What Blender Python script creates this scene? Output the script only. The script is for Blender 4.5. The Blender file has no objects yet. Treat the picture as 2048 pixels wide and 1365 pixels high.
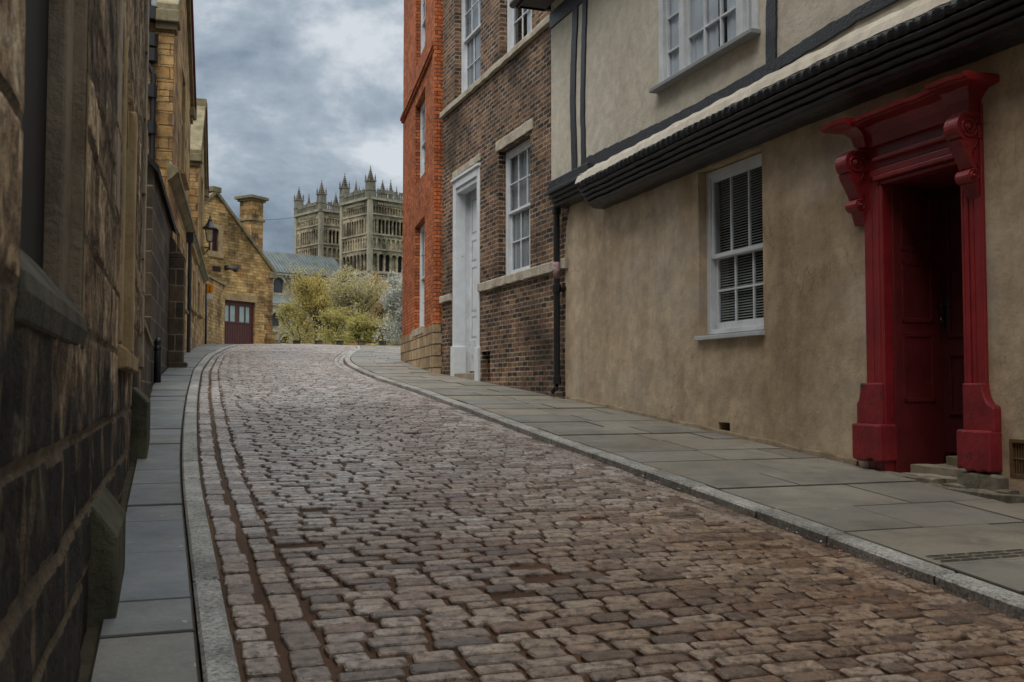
import bpy, bmesh, math, random
import numpy as np
from mathutils import Vector, Matrix, noise
from mathutils.geometry import tessellate_polygon
R = math.radians
random.seed(11)
C = bpy.context.scene.collection
SC = bpy.context.scene

# ------------------------------------------------------------------ camera
CAMZ = 1.25
F, CX, CY, HY = 1991.0, 1024.0, 682.5, 775.0
PITCH = math.atan((HY - CY) / F)
cd = bpy.data.cameras.new("camera")
cam = bpy.data.objects.new("camera", cd)
C.objects.link(cam)
cam.location = (0, 0, CAMZ)
cam.rotation_euler = (math.pi / 2 + PITCH, 0, 0)
cd.sensor_width = 36.0
cd.lens = F / 2048 * 36
cd.clip_start = 0.05
cd.clip_end = 3000
cd.dof.use_dof = True
cd.dof.focus_distance = 13.0
cd.dof.aperture_fstop = 8.0
SC.camera = cam

# ------------------------------------------------------------------ world, sun, exposure
SUN_EL, SUN_AZ = 58.0, 205.0          # behind the camera, slightly left
w = bpy.data.worlds.new("World")
SC.world = w
w.use_nodes = True
nt = w.node_tree
for n in list(nt.nodes): nt.nodes.remove(n)
def wn(t, **k):
    n = nt.nodes.new(t)
    for a, b in k.items(): setattr(n, a, b)
    return n
wo = wn('ShaderNodeOutputWorld'); bg = wn('ShaderNodeBackground')
bg.inputs['Strength'].default_value = 0.1
sky = wn('ShaderNodeTexSky'); sky.sky_type = 'NISHITA'; sky.sun_disc = False
sky.sun_elevation = R(SUN_EL); sky.sun_rotation = R(SUN_AZ)
sky.air_density = 1.3; sky.dust_density = 3.0
tc = wn('ShaderNodeTexCoord'); mp = wn('ShaderNodeMapping')
mp.inputs['Scale'].default_value = (3.9, 3.9, 7.0)
mp.inputs['Location'].default_value = (7.0, 2.0, 1.0)
nz = wn('ShaderNodeTexNoise'); nz.inputs['Scale'].default_value = 1.0
nz.inputs['Detail'].default_value = 9; nz.inputs['Roughness'].default_value = 0.6
nz.inputs['Distortion'].default_value = 0.12
rp = wn('ShaderNodeValToRGB')
el = rp.color_ramp.elements
el[0].position = 0.36; el[0].color = (1.0, 1.3, 1.7, 1)
el[1].position = 0.62; el[1].color = (5.2, 5.55, 5.9, 1)
e = el.new(0.44); e.color = (1.8, 2.25, 2.8, 1)
e = el.new(0.53); e.color = (2.9, 3.4, 3.95, 1)
mx = wn('ShaderNodeMixRGB'); mx.inputs['Fac'].default_value = 0.93
sx = wn('ShaderNodeSeparateXYZ')
zr = wn('ShaderNodeMapRange')                       # an overcast sky is about three times brighter overhead
zr.inputs['From Min'].default_value = 0.36; zr.inputs['From Max'].default_value = 0.9
zr.inputs['To Min'].default_value = 1.0; zr.inputs['To Max'].default_value = 4.6
mul = wn('ShaderNodeVectorMath', operation='SCALE')
wrm = wn('ShaderNodeMixRGB', blend_type='MULTIPLY'); wrm.inputs['Color2'].default_value = (1.12, 1.0, .86, 1)   # high cloud is whiter than the horizon
L = nt.links.new
L(tc.outputs['Generated'], mp.inputs['Vector']); L(mp.outputs['Vector'], nz.inputs['Vector'])
L(nz.outputs['Fac'], rp.inputs['Fac']); L(sky.outputs['Color'], mx.inputs['Color1'])
L(rp.outputs['Color'], mx.inputs['Color2'])
L(tc.outputs['Generated'], sx.inputs['Vector']); L(sx.outputs['Z'], zr.inputs['Value'])
L(mx.outputs['Color'], wrm.inputs['Color1']); wr = wn('ShaderNodeMapRange'); wr.inputs['From Min'].default_value = .36; wr.inputs['From Max'].default_value = .6; L(sx.outputs['Z'], wr.inputs['Value']); L(wr.outputs['Result'], wrm.inputs['Fac'])
L(wrm.outputs['Color'], mul.inputs[0]); L(zr.outputs['Result'], mul.inputs['Scale'])
L(mul.outputs['Vector'], bg.inputs['Color']); L(bg.outputs['Background'], wo.inputs['Surface'])

sd = bpy.data.lights.new("sun", 'SUN'); sd.energy = 1.5; sd.angle = R(50); sd.color = (1.0, .95, .88)
sun = bpy.data.objects.new("sun", sd); C.objects.link(sun)
az = R(SUN_AZ)
tosun = Vector((math.sin(az) * math.cos(R(SUN_EL)), math.cos(az) * math.cos(R(SUN_EL)), math.sin(R(SUN_EL))))
sun.rotation_euler = tosun.to_track_quat('Z', 'Y').to_euler()
SC.view_settings.view_transform = 'Standard'
SC.view_settings.look = 'None'
SC.view_settings.exposure = 0.38
SC.view_settings.gamma = 1.0

# ------------------------------------------------------------------ geometry helpers
def ray(px, py):
    x = (px - CX) / F; y = (CY - py) / F
    return (x, math.cos(PITCH) - y * math.sin(PITCH), math.sin(PITCH) + y * math.cos(PITCH))

# height of the street along its own direction (s), relative to the camera
_gs = np.array([-60, -14, 5.27, 13.15, 19.5, 25.2, 35, 42, 48, 57, 300, 1200.])
_gh = np.array([-5.5, -2.25, -.767, -.157, .29, .69, 1.34, 1.72, 2.02, 2.44, 12.9, 16.])
_fs = np.arange(-60, 1200, .25)
_fh = np.interp(_fs, _gs, _gh)
_k = np.ones(13) / 13
_fh2 = np.convolve(np.pad(_fh, 6, mode='edge'), _k, mode='valid')
def g(s): return float(np.interp(s, _fs, _fh2))
DX, DY = -.33, .944
def to_as(X, Y): return (.944 * X + .33 * Y, DX * X + DY * Y)
def to_xy(a, s): return (a * .944 + s * DX, a * .33 + s * DY)
def gxy(X, Y): return g(DX * X + DY * Y)
def GZ(X, Y): return gxy(X, Y) + CAMZ

class Wall:
    """a vertical wall plane: s runs along it, z is height (relative to the camera), out is towards the street"""
    def __init__(self, P, d, side):
        l = math.hypot(*d); self.d = (d[0] / l, d[1] / l); self.P = P
        self.n = (-self.d[1], self.d[0]) if side == 'R' else (self.d[1], -self.d[0])
    def p(self, s, z, out=0):
        return (self.P[0] + self.d[0] * s + self.n[0] * out, self.P[1] + self.d[1] * s + self.n[1] * out, z + CAMZ)
    def at(self, px, py, out=0):
        r = ray(px, py)
        P = (self.P[0] + self.n[0] * out, self.P[1] + self.n[1] * out)
        t = (P[0] * self.n[0] + P[1] * self.n[1]) / (r[0] * self.n[0] + r[1] * self.n[1])
        q = (r[0] * t - self.P[0], r[1] * t - self.P[1])
        return (q[0] * self.d[0] + q[1] * self.d[1], r[2] * t)
    def ground(self, s, out=0):
        x, y, _ = self.p(s, 0, out); return gxy(x, y)

class MB:
    def __init__(self): self.v = []; self.f = []; self.r = []
    def add(self, verts, faces, rnd=None):
        o = len(self.v); self.v += [tuple(q) for q in verts]
        r = random.random() if rnd is None else rnd
        for f in faces: self.f.append([i + o for i in f]); self.r.append(r)
    def poly(self, pts, rnd=None): self.add(pts, [list(range(len(pts)))], rnd)
    def box(self, c, rnd=None):       # 8 corners: bottom ring, top ring
        self.add(c, [(3, 2, 1, 0), (4, 5, 6, 7), (0, 1, 5, 4), (1, 2, 6, 5), (2, 3, 7, 6), (3, 0, 4, 7)], rnd)
    def bar(self, a0, a1, rnd=None):  # axis box
        (x0, y0, z0), (x1, y1, z1) = a0, a1
        self.box([(x0, y0, z0), (x1, y0, z0), (x1, y1, z0), (x0, y1, z0), (x0, y0, z1), (x1, y0, z1), (x1, y1, z1), (x0, y1, z1)], rnd)
    def wb(self, W, s0, s1, z0, z1, o0, o1, rnd=None):
        if s0 > s1: s0, s1 = s1, s0
        if z0 > z1: z0, z1 = z1, z0
        if o0 > o1: o0, o1 = o1, o0
        q = [W.p(s, z, o) for z in (z0, z1) for (s, o) in ((s0, o0), (s1, o0), (s1, o1), (s0, o1))]
        self.box(q, rnd)
    def tube(self, path, rad, n=8, rnd=None, cap=True):
        rings = []; path = [Vector(q) for q in path]
        for i, q in enumerate(path):
            t = (path[min(i + 1, len(path) - 1)] - path[max(i - 1, 0)]).normalized()
            u = t.orthogonal().normalized() if abs(t.z) < .95 else Vector((1, 0, 0))
            u = (u - t * u.dot(t)).normalized(); v = t.cross(u)
            rr = rad[i] if isinstance(rad, (list, tuple)) else rad
            rings.append([q + (u * math.cos(6.2832 * k / n) + v * math.sin(6.2832 * k / n)) * rr for k in range(n)])
        vs = [q for r_ in rings for q in r_]; fs = []
        for i in range(len(rings) - 1):
            for k in range(n):
                fs.append((i * n + k, i * n + (k + 1) % n, (i + 1) * n + (k + 1) % n, (i + 1) * n + k))
        if cap: fs += [tuple(range(n - 1, -1, -1)), tuple((len(rings) - 1) * n + k for k in range(n))]
        self.add(vs, fs, rnd)
    def lathe(self, c, prof, n=12, rnd=None):  # prof: (radius, z) list
        vs = []; fs = []
        for (r_, z) in prof:
            for k in range(n): vs.append((c[0] + r_ * math.cos(6.2832 * k / n), c[1] + r_ * math.sin(6.2832 * k / n), c[2] + z))
        for i in range(len(prof) - 1):
            for k in range(n): fs.append((i * n + k, i * n + (k + 1) % n, (i + 1) * n + (k + 1) % n, (i + 1) * n + k))
        self.add(vs, fs, rnd)
    def sprism(self, W, prof, s0, s1, rnd=None):  # (out, z) profile swept along the wall
        n = len(prof)
        vs = [W.p(s0, z, o) for (o, z) in prof] + [W.p(s1, z, o) for (o, z) in prof]
        fs = [tuple(range(n)), tuple(range(2 * n - 1, n - 1, -1))] + [(i, (i + 1) % n, n + (i + 1) % n, n + i) for i in range(n)]
        self.add(vs, fs, rnd)
    def oprism(self, W, prof, o0, o1, rnd=None):  # (s, z) outline given thickness
        n = len(prof)
        vs = [W.p(s, z, o0) for (s, z) in prof] + [W.p(s, z, o1) for (s, z) in prof]
        fs = [tuple(range(n)), tuple(range(2 * n - 1, n - 1, -1))] + [(i, (i + 1) % n, n + (i + 1) % n, n + i) for i in range(n)]
        self.add(vs, fs, rnd)
    def face(self, W, outline, holes=(), out=0.0, reveal=0.0, rnd=.5):
        loops = [outline] + list(holes)
        flat = [q for l in loops for q in l]
        tris = tessellate_polygon([[Vector((s, z, 0)) for (s, z) in l] for l in loops])
        pts = [W.p(s, z, out) for (s, z) in flat]
        n = Vector((W.n[0], W.n[1], 0)); fs = []
        for t in tris:
            a, b, c = (Vector(pts[i]) for i in t)
            fs.append(tuple(t) if (b - a).cross(c - a).dot(n) > 0 else tuple(reversed(t)))
        self.add(pts, fs, rnd)
        if reveal:
            for h in holes:
                for i in range(len(h)):
                    a, b = h[i], h[(i + 1) % len(h)]
                    self.poly([W.p(a[0], a[1], out), W.p(b[0], b[1], out), W.p(b[0], b[1], out - reveal), W.p(a[0], a[1], out - reveal)], rnd)
    def build(self, name, mat, parent=None, smooth=False, bevel=0, seg=2, fix=True):
        me = bpy.data.meshes.new(name)
        off = Vector((0, 0, 0))
        if parent is not None:
            q = parent
            while q.parent: q = q.parent
            off = Vector(q.location)
        V = np.array(self.v, dtype=float)
        me.from_pydata((V - np.array(off)).tolist(), [], self.f)
        if fix:
            bm = bmesh.new(); bm.from_mesh(me)
            bmesh.ops.recalc_face_normals(bm, faces=bm.faces); bm.to_mesh(me); bm.free()
        uv = me.uv_layers.new(name="UVMap")
        nl = len(me.loops)
        vi = np.zeros(nl, dtype=np.int32); me.loops.foreach_get('vertex_index', vi)
        npoly = len(me.polygons)
        nor = np.zeros(npoly * 3); me.polygons.foreach_get('normal', nor); nor = nor.reshape(-1, 3)
        tot = np.zeros(npoly, dtype=np.int32); me.polygons.foreach_get('loop_total', tot)
        ln = np.repeat(nor, tot, axis=0); P = V[vi]
        horiz = np.abs(ln[:, 2]) > .8
        h = np.hypot(ln[:, 0], ln[:, 1]) + 1e-9
        u = np.where(horiz, P[:, 0] * .944 + P[:, 1] * .33, (-ln[:, 1] * P[:, 0] + ln[:, 0] * P[:, 1]) / h)
        v = np.where(horiz, P[:, 0] * DX + P[:, 1] * DY, P[:, 2] / np.maximum(h, .35))
        uv.data.foreach_set('uv', np.stack([u, v], 1).ravel())
        at = me.attributes.new('rnd', 'FLOAT', 'FACE')
        at.data.foreach_set('value', np.array(self.r, dtype=np.float32))
        if smooth: me.polygons.foreach_set('use_smooth', [True] * npoly)
        me.materials.append(mat)
        o = bpy.data.objects.new(name, me); C.objects.link(o)
        if parent is not None: o.parent = parent
        if bevel:
            m = o.modifiers.new('bevel', 'BEVEL'); m.width = bevel; m.segments = seg; m.limit_method = 'ANGLE'; m.angle_limit = R(40)
        return o

def tag(o, label=None, cat=None, group=None, kind=None):
    if label: o['label'] = label
    if cat: o['category'] = cat
    if group: o['group'] = group
    if kind: o['kind'] = kind
    return o
def thing(name, loc, label, cat, group=None):
    o = bpy.data.objects.new(name, None); C.objects.link(o); o.location = loc
    return tag(o, label, cat, group)
def rect(s0, s1, z0, z1): return [(s0, z0), (s1, z0), (s1, z1), (s0, z1)]
def arch(s0, s1, z0, z1, n=7):   # round headed opening, z1 is the crown
    c = (s0 + s1) / 2; r = abs(s1 - s0) / 2
    a = [(s0, z0), (s1, z0)] if s0 < s1 else [(s1, z0), (s0, z0)]
    return a + [(c + r * math.cos(math.pi * k / n), z1 - r + r * math.sin(math.pi * k / n)) for k in range(n + 1)]
def pointed(s0, s1, z0, zs, z1, n=5):
    c = (s0 + s1) / 2; pts = [(s0, z0), (s1, z0)]
    for k in range(n + 1):
        t = k / n; pts.append((s1 + (c - s1) * (t ** 1.6), zs + (z1 - zs) * math.sin(t * math.pi / 2)))
    for k in range(n - 1, -1, -1):
        t = k / n; pts.append((s0 + (c - s0) * (t ** 1.6), zs + (z1 - zs) * math.sin(t * math.pi / 2)))
    return pts

# ------------------------------------------------------------------ materials
class NT:
    def __init__(self, name):
        self.m = bpy.data.materials.new(name); self.m.use_nodes = True
        self.t = self.m.node_tree; self.b = self.t.nodes['Principled BSDF']; self.o = self.t.nodes['Material Output']
        self.uv = self.n('ShaderNodeUVMap'); self.uv.uv_map = 'UVMap'
    def n(self, t, **k):
        x = self.t.nodes.new(t)
        for a, b in k.items(): setattr(x, a, b)
        return x
    def l(self, a, b): self.t.links.new(a, b)
    def noise(self, scale, detail=5, rough=.6, vec=None, dist=0, obj=True):
        x = self.n('ShaderNodeTexNoise'); x.inputs['Scale'].default_value = scale; x.inputs['Detail'].default_value = detail
        x.inputs['Roughness'].default_value = rough; x.inputs['Distortion'].default_value = dist
        if vec is None:
            if not hasattr(self, 'oc'): self.oc = self.n('ShaderNodeNewGeometry').outputs['Position']
            vec = self.oc
        self.l(vec, x.inputs['Vector']); return x.outputs['Fac']
    def ramp(self, fac, stops):
        x = self.n('ShaderNodeValToRGB'); e = x.color_ramp.elements
        while len(e) > len(stops): e.remove(e[-1])
        while len(e) < len(stops): e.new(.5)
        for q, (p, c) in zip(e, stops):
            q.position = p; q.color = (c[0], c[1], c[2], 1) if not isinstance(c, (int, float)) else (c, c, c, 1)
        self.l(fac, x.inputs['Fac']); return x.outputs['Color']
    def mix(self, fac, a, b, mode='MIX'):
        x = self.n('ShaderNodeMixRGB', blend_type=mode)
        for i, q in (('Fac', fac), ('Color1', a), ('Color2', b)):
            if isinstance(q, (int, float)): x.inputs[i].default_value = q if i == 'Fac' else (q, q, q, 1)
            elif isinstance(q, tuple): x.inputs[i].default_value = (q[0], q[1], q[2], 1)
            else: self.l(q, x.inputs[i])
        return x.outputs['Color']
    def math(self, op, a, b=0.0, clamp=False):
        x = self.n('ShaderNodeMath', operation=op); x.use_clamp = clamp
        for i, q in ((0, a), (1, b)):
            if isinstance(q, (int, float)): x.inputs[i].default_value = q
            else: self.l(q, x.inputs[i])
        return x.outputs[0]
    def rnd(self):
        x = self.n('ShaderNodeAttribute'); x.attribute_name = 'rnd'; return x.outputs['Fac']
    def bump(self, h, strength=.5, dist=.02, nrm=None):
        x = self.n('ShaderNodeBump'); x.inputs['Strength'].default_value = strength; x.inputs['Distance'].default_value = dist
        self.l(h, x.inputs['Height'])
        if nrm is not None: self.l(nrm, x.inputs['Normal'])
        return x.outputs['Normal']
    def done(self, col, rough=.8, nrm=None, spec=.3):
        if isinstance(col, tuple): self.b.inputs['Base Color'].default_value = (col[0], col[1], col[2], 1)
        else: self.l(col, self.b.inputs['Base Color'])
        if isinstance(rough, (int, float)): self.b.inputs['Roughness'].default_value = rough
        else: self.l(rough, self.b.inputs['Roughness'])
        if nrm is not None: self.l(nrm, self.b.inputs['Normal'])
        self.b.inputs['Specular IOR Level'].default_value = spec
        return self.m

def m_brick(name, stops, mortar, bw=.225, bh=.079, ms=.011, wob=.012, stain=((.35, .55), (.65, 1.1)), bump=.6, offs=.5, sscale=.7, rough=.85, dist=.012, mvar=.35, squash=1.0, msm=.25):
    k = NT(name)
    sc = k.n('ShaderNodeVectorMath', operation='SCALE'); 
    nn = k.n('ShaderNodeTexNoise'); nn.inputs['Scale'].default_value = 9; nn.inputs['Detail'].default_value = 3
    k.l(k.uv.outputs['UV'], nn.inputs['Vector'])
    sub = k.n('ShaderNodeVectorMath', operation='SUBTRACT'); k.l(nn.outputs['Color'], sub.inputs[0]); sub.inputs[1].default_value = (.5, .5, .5)
    k.l(sub.outputs[0], sc.inputs[0]); sc.inputs['Scale'].default_value = wob * 2
    ad = k.n('ShaderNodeVectorMath', operation='ADD'); k.l(k.uv.outputs['UV'], ad.inputs[0]); k.l(sc.outputs[0], ad.inputs[1])
    br = k.n('ShaderNodeTexBrick'); br.offset = offs; br.squash = squash; br.squash_frequency = 2
    k.l(ad.outputs[0], br.inputs['Vector'])
    for a, b in (('Scale', 1.0), ('Mortar Size', ms), ('Mortar Smooth', msm), ('Bias', 0.0), ('Brick Width', bw), ('Row Height', bh)): br.inputs[a].default_value = b
    br.inputs['Color1'].default_value = (0, 0, 0, 1); br.inputs['Color2'].default_value = (1, 1, 1, 1); br.inputs['Mortar'].default_value = (.5, .5, .5, 1)
    col = k.ramp(br.outputs['Color'], stops)
    fine = k.noise(34, 6, .7)
    col = k.mix(.55, col, k.ramp(fine, [(.25, .45), (.75, 1.35)]), 'MULTIPLY')
    mcol = k.mix(k.ramp(k.noise(2.3, 4), [(.35, 0.), (.65, 1.)]), mortar, tuple(q * (1 - mvar) for q in mortar))
    col = k.mix(br.outputs['Fac'], col, mcol)
    st = k.noise(sscale, 6, .62)
    col = k.mix(1.0, col, k.ramp(st, [(p, c) for p, c in stain]), 'MULTIPLY')
    col = k.mix(.7, col, k.ramp(k.noise(sscale * 5, 6, .7), [(.36, .5), (.6, 1.2)]), 'MULTIPLY')
    h = k.math('SUBTRACT', k.math('MULTIPLY', k.noise(26, 6, .7), .6), k.math('MULTIPLY', br.outputs['Fac'], 1.1))
    h = k.math('ADD', h, k.math('MULTIPLY', br.outputs['Color'], .5))
    return k.done(col, rough, k.bump(h, bump, dist))

def m_plaster(name, c1, c2, c3, scale=1.1, bump=.35, cracks=False, rough=.9):
    k = NT(name)
    mp_ = k.n('ShaderNodeMapping'); k.l(k.n('ShaderNodeNewGeometry').outputs['Position'], mp_.inputs['Vector']); mp_.inputs['Scale'].default_value = (1, 1, .55)
    a = k.noise(scale, 8, .65, mp_.outputs['Vector'], .4)
    col = k.ramp(a, [(.3, c1), (.5, c2), (.72, c3)])
    b = k.noise(6.5, 6, .7)
    col = k.mix(.6, col, k.ramp(b, [(.3, .68), (.7, 1.22)]), 'MULTIPLY')
    sp = k.noise(55, 3, .6)
    col = k.mix(.18, col, k.ramp(sp, [(.3, .6), (.6, 1.15)]), 'MULTIPLY')
    h = k.math('ADD', k.math('MULTIPLY', k.noise(3.2, 7, .62), 1.6), k.math('MULTIPLY', k.noise(40, 5, .7), .18))
    if cracks:                                        # hairline cracks, grey patch repairs and rain streaks
        vo = k.n('ShaderNodeTexVoronoi', feature='DISTANCE_TO_EDGE'); vo.inputs['Scale'].default_value = .75
        dm = k.n('ShaderNodeVectorMath', operation='ADD'); dn = k.n('ShaderNodeTexNoise'); dn.inputs['Scale'].default_value = 2.2; dn.inputs['Detail'].default_value = 6
        k.l(mp_.outputs['Vector'], dn.inputs['Vector']); k.l(dn.outputs['Color'], dm.inputs[0]); k.l(mp_.outputs['Vector'], dm.inputs[1]); k.l(dm.outputs[0], vo.inputs['Vector'])
        cr = k.math('MULTIPLY', k.ramp(vo.outputs['Distance'], [(0, 1.), (.007, 0.)]), k.ramp(k.noise(.9, 2), [(.5, 0.), (.6, .5)]))
        col = k.mix(cr, col, tuple(q * .45 for q in c1))
        pt = k.ramp(k.noise(.55, 5, .55, None, .6), [(.48, 0.), (.60, .55)])
        col = k.mix(pt, col, (.42, .37, .31))
        m2 = k.n('ShaderNodeMapping'); k.l(k.n('ShaderNodeNewGeometry').outputs['Position'], m2.inputs['Vector']); m2.inputs['Scale'].default_value = (5, 5, .35)
        col = k.mix(.22, col, k.ramp(k.noise(1, 6, .6, m2.outputs['Vector']), [(.35, .62), (.6, 1.12)]), 'MULTIPLY')
        col = k.mix(.7, col, k.ramp(k.noise(2.4, 8, .72), [(.34, .66), (.62, 1.14)]), 'MULTIPLY')
    return k.done(col, rough, k.bump(h, bump, .03), .2)

def m_plain(name, c, rough=.5, var=.25, scale=8, bump=.15, spec=.4, metal=0, chips=None, stretch=None):
    k = NT(name)
    vec = None
    if stretch:
        mp_ = k.n('ShaderNodeMapping'); k.l(k.n('ShaderNodeNewGeometry').outputs['Position'], mp_.inputs['Vector']); mp_.inputs['Scale'].default_value = stretch
        vec = mp_.outputs['Vector']
    a = k.noise(scale, 6, .65, vec)
    col = k.ramp(a, [(.25, tuple(q * (1 - var) for q in c)), (.75, tuple(min(1, q * (1 + var)) for q in c))])
    if chips:
        ch = k.noise(chips[1], 4, .6)
        col = k.mix(k.ramp(ch, [(chips[2], 0.), (chips[2] + .03, 1.)]), col, chips[0])
    m = k.done(col, rough, k.bump(k.noise(scale * 4, 5, .65, vec), bump, .01), spec)
    k.b.inputs['Metallic'].default_value = metal
    return m

def m_glass(name, tint=(.9, .95, 1.0), rough=.02):
    k = NT(name); t = k.t
    tr = k.n('ShaderNodeBsdfTransparent'); tr.inputs['Color'].default_value = (*[q * .85 for q in tint], 1)
    gl = k.n('ShaderNodeBsdfGlossy'); gl.inputs['Roughness'].default_value = rough
    lw_ = k.n('ShaderNodeLayerWeight'); lw_.inputs['Blend'].default_value = .5
    fr = k.math('ADD', k.math('MULTIPLY', k.math('POWER', lw_.outputs['Facing'], 5.0), .92), .075)
    k.l(k.bump(k.noise(3, 2), .06, .02), gl.inputs['Normal'])
    ms = k.n('ShaderNodeMixShader'); k.l(fr, ms.inputs['Fac'])
    k.l(tr.outputs[0], ms.inputs[1]); k.l(gl.outputs[0], ms.inputs[2]); k.l(ms.outputs[0], k.o.inputs['Surface'])
    t.nodes.remove(k.b)
    return k.m

BRICK = m_brick('brown_brick', [(0, (.035, .024, .022)), (.3, (.085, .05, .036)), (.55, (.17, .085, .05)), (.8, (.22, .125, .075)), (1, (.07, .05, .048))], (.34, .28, .20), ms=.011, stain=((.34, .36), (.60, 1.25)), sscale=.7, wob=.018)
ORANGE = m_brick('orange_brick', [(0, (.36, .085, .025)), (.4, (.50, .13, .038)), (.75, (.62, .19, .06)), (1, (.42, .11, .045))], (.10, .06, .045), ms=.009, stain=((.3, .75), (.7, 1.15)), bump=.8)
PLINTHSTONE = m_brick('plinth_stone', [(0, (.36, .26, .15)), (.5, (.52, .38, .22)), (1, (.42, .33, .22))], (.13, .10, .07), bw=.55, bh=.235, ms=.016, wob=.02, stain=((.3, .6), (.7, 1.1)), bump=1.0, dist=.03)
SAND = m_brick('sandstone_ashlar', [(0, (.30, .165, .06)), (.3, (.46, .285, .115)), (.6, (.56, .36, .15)), (.85, (.42, .22, .075)), (1, (.16, .11, .065))], (.22, .16, .09), bw=.52, bh=.26, ms=.013, wob=.03, stain=((.34, .35), (.6, 1.1)), bump=1.0, dist=.04, sscale=.8)
RUBBLE = m_brick('sandstone_rubble', [(0, (.36, .23, .09)), (.3, (.52, .34, .13)), (.6, (.60, .41, .17)), (.85, (.55, .30, .10)), (1, (.22, .15, .075))], (.33, .23, .11), bw=.46, bh=.155, ms=.012, wob=.06, stain=((.36, .33), (.6, 1.15)), bump=1.0, dist=.05, sscale=.6)
DARKSTONE = m_brick('sooty_ashlar', [(0, (.04, .032, .026)), (.5, (.085, .064, .045)), (1, (.15, .105, .062))], (.30, .235, .15), bw=.6, bh=.33, ms=.012, wob=.015, stain=((.3, .45), (.7, 1.2)), bump=.7, dist=.03)
CATH = m_brick('cathedral_stone', [(0, (.36, .31, .21)), (.4, (.50, .43, .30)), (.7, (.56, .42, .26)), (1, (.30, .29, .22))], (.26, .24, .18), bw=.9, bh=.42, ms=.03, wob=.05, stain=((.38, .3), (.6, 1.1)), bump=.5, dist=.05, sscale=.16)
SLATE = m_brick('roof_slate', [(0, (.07, .085, .10)), (.5, (.11, .125, .14)), (1, (.16, .17, .175))], (.035, .04, .045), bw=.25, bh=.2, ms=.012, wob=.01, stain=((.3, .7), (.7, 1.15)), bump=.9, rough=.55)
LEAD = m_plain('lead_roof', (.085, .105, .105), .5, .55, .5, .3, .4, stretch=(1, 1, .35))
RENDER = m_plaster('tan_render', (.30, .22, .14), (.45, .345, .235), (.53, .43, .31), .9, .4, True)
CREAM = m_plaster('cream_plaster', (.49, .44, .36), (.57, .525, .44), (.62, .58, .50), .8, .45)
BLACKWOOD = m_plain('black_timber', (.026, .029, .036), .36, .5, 10, .8, .5, stretch=(1, 1, 1))
WHITE = m_plain('white_paint', (.58, .61, .64), .5, .2, 4, .2, .4, chips=((.25, .24, .22), 19, .735))
WHITEOLD = m_plain('worn_white_paint', (.60, .64, .68), .5, .12, 5, .2, .4, chips=((.16, .14, .13), 7, .69))
GREYPAINT = m_plain('grey_paint', (.34, .38, .41), .5, .12, 6, .1, .4)
REDWORN = m_plain('worn_red_paint', (.20, .016, .020), .5, .45, 4, .8, .35, chips=((.055, .03, .024), 10, .64))
RED = m_plain('red_gloss_paint', (.215, .014, .017), .38, .35, 3.5, .5, .5, chips=((.035, .012, .012), 13, .70))
DARKRED = m_plain('dark_red_door_paint', (.07, .013, .015), .4, .25, 5, .2, .45)
BLACKIRON = m_plain('black_iron', (.012, .013, .015), .36, .4, 12, .3, .5)
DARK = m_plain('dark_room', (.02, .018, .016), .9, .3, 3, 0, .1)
CURTAIN = m_plain('net_curtain', (.72, .74, .76), .9, .12, 4, .1, .1)
BLINDM = m_plain('blind_slat', (.58, .58, .52), .7, .1, 5, .05, .2)
GLASS = m_glass('window_glass')
STONETRIM = m_plaster('weathered_stone_trim', (.27, .235, .18), (.42, .375, .30), (.50, .455, .375), 3.0, .7)
SANDTRIM = m_plaster('sandstone_trim', (.20, .14, .07), (.34, .245, .13), (.42, .31, .17), 2.0, .6)
MOSSTRIM = m_plaster('mossy_coping', (.10, .095, .055), (.20, .17, .10), (.27, .24, .16), 2.0, .7)
BROWNDOOR = m_plain('brown_boards', (.085, .034, .030), .5, .2, 5, .3, .3)
VERGERED = m_plain('red_verge_board', (.16, .025, .04), .5, .2, 5, .1, .3)

def m_nearstone():
    k = NT('near_weathered_stone')
    a = k.noise(2.6, 10, .72, None, .9)
    col = k.ramp(a, [(.32, (.05, .036, .025)), (.44, (.19, .13, .08)), (.54, (.37, .265, .16)), (.66, (.52, .42, .30))])
    col = k.mix(.85, col, k.ramp(k.noise(17, 8, .75), [(.36, .22), (.5, .95), (.62, 1.45)]), 'MULTIPLY')
    soot = k.noise(.9, 8, .7)
    pos = k.n('ShaderNodeSeparateXYZ'); k.l(k.n('ShaderNodeNewGeometry').outputs['Position'], pos.inputs[0])
    lowm = k.n('ShaderNodeMapRange'); k.l(pos.outputs['Z'], lowm.inputs['Value'])
    lowm.inputs['From Min'].default_value = .5; lowm.inputs['From Max'].default_value = 1.8; lowm.inputs['To Min'].default_value = .17; lowm.inputs['To Max'].default_value = -.07
    f = k.ramp(k.math('ADD', soot, lowm.outputs[0]), [(.44, 0.), (.56, 1.)])
    col = k.mix(f, col, k.ramp(k.noise(5, 6, .7), [(.3, (.014, .013, .012)), (.7, (.055, .045, .036))]))
    col = k.mix(1.0, col, k.ramp(k.rnd(), [(0, .5), (.4, .95), (.8, 1.3)]), 'MULTIPLY')
    mk = k.rnd()                                   # mortar joints carry rnd > .9
    col = k.mix(k.math('GREATER_THAN', mk, .9), col, k.ramp(k.noise(8, 6, .7), [(.3, (.05, .038, .026)), (.7, (.19, .145, .095))]))
    col = k.mix(.5, col, k.ramp(k.noise(40, 5, .7), [(.3, .55), (.7, 1.25)]), 'MULTIPLY')
    h = k.math('ADD', k.noise(9, 8, .7), k.math('MULTIPLY', k.noise(60, 4, .7), .3))
    return k.done(col, .92, k.bump(h, .9, .035), .15)
NEARSTONE = m_nearstone()

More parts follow.
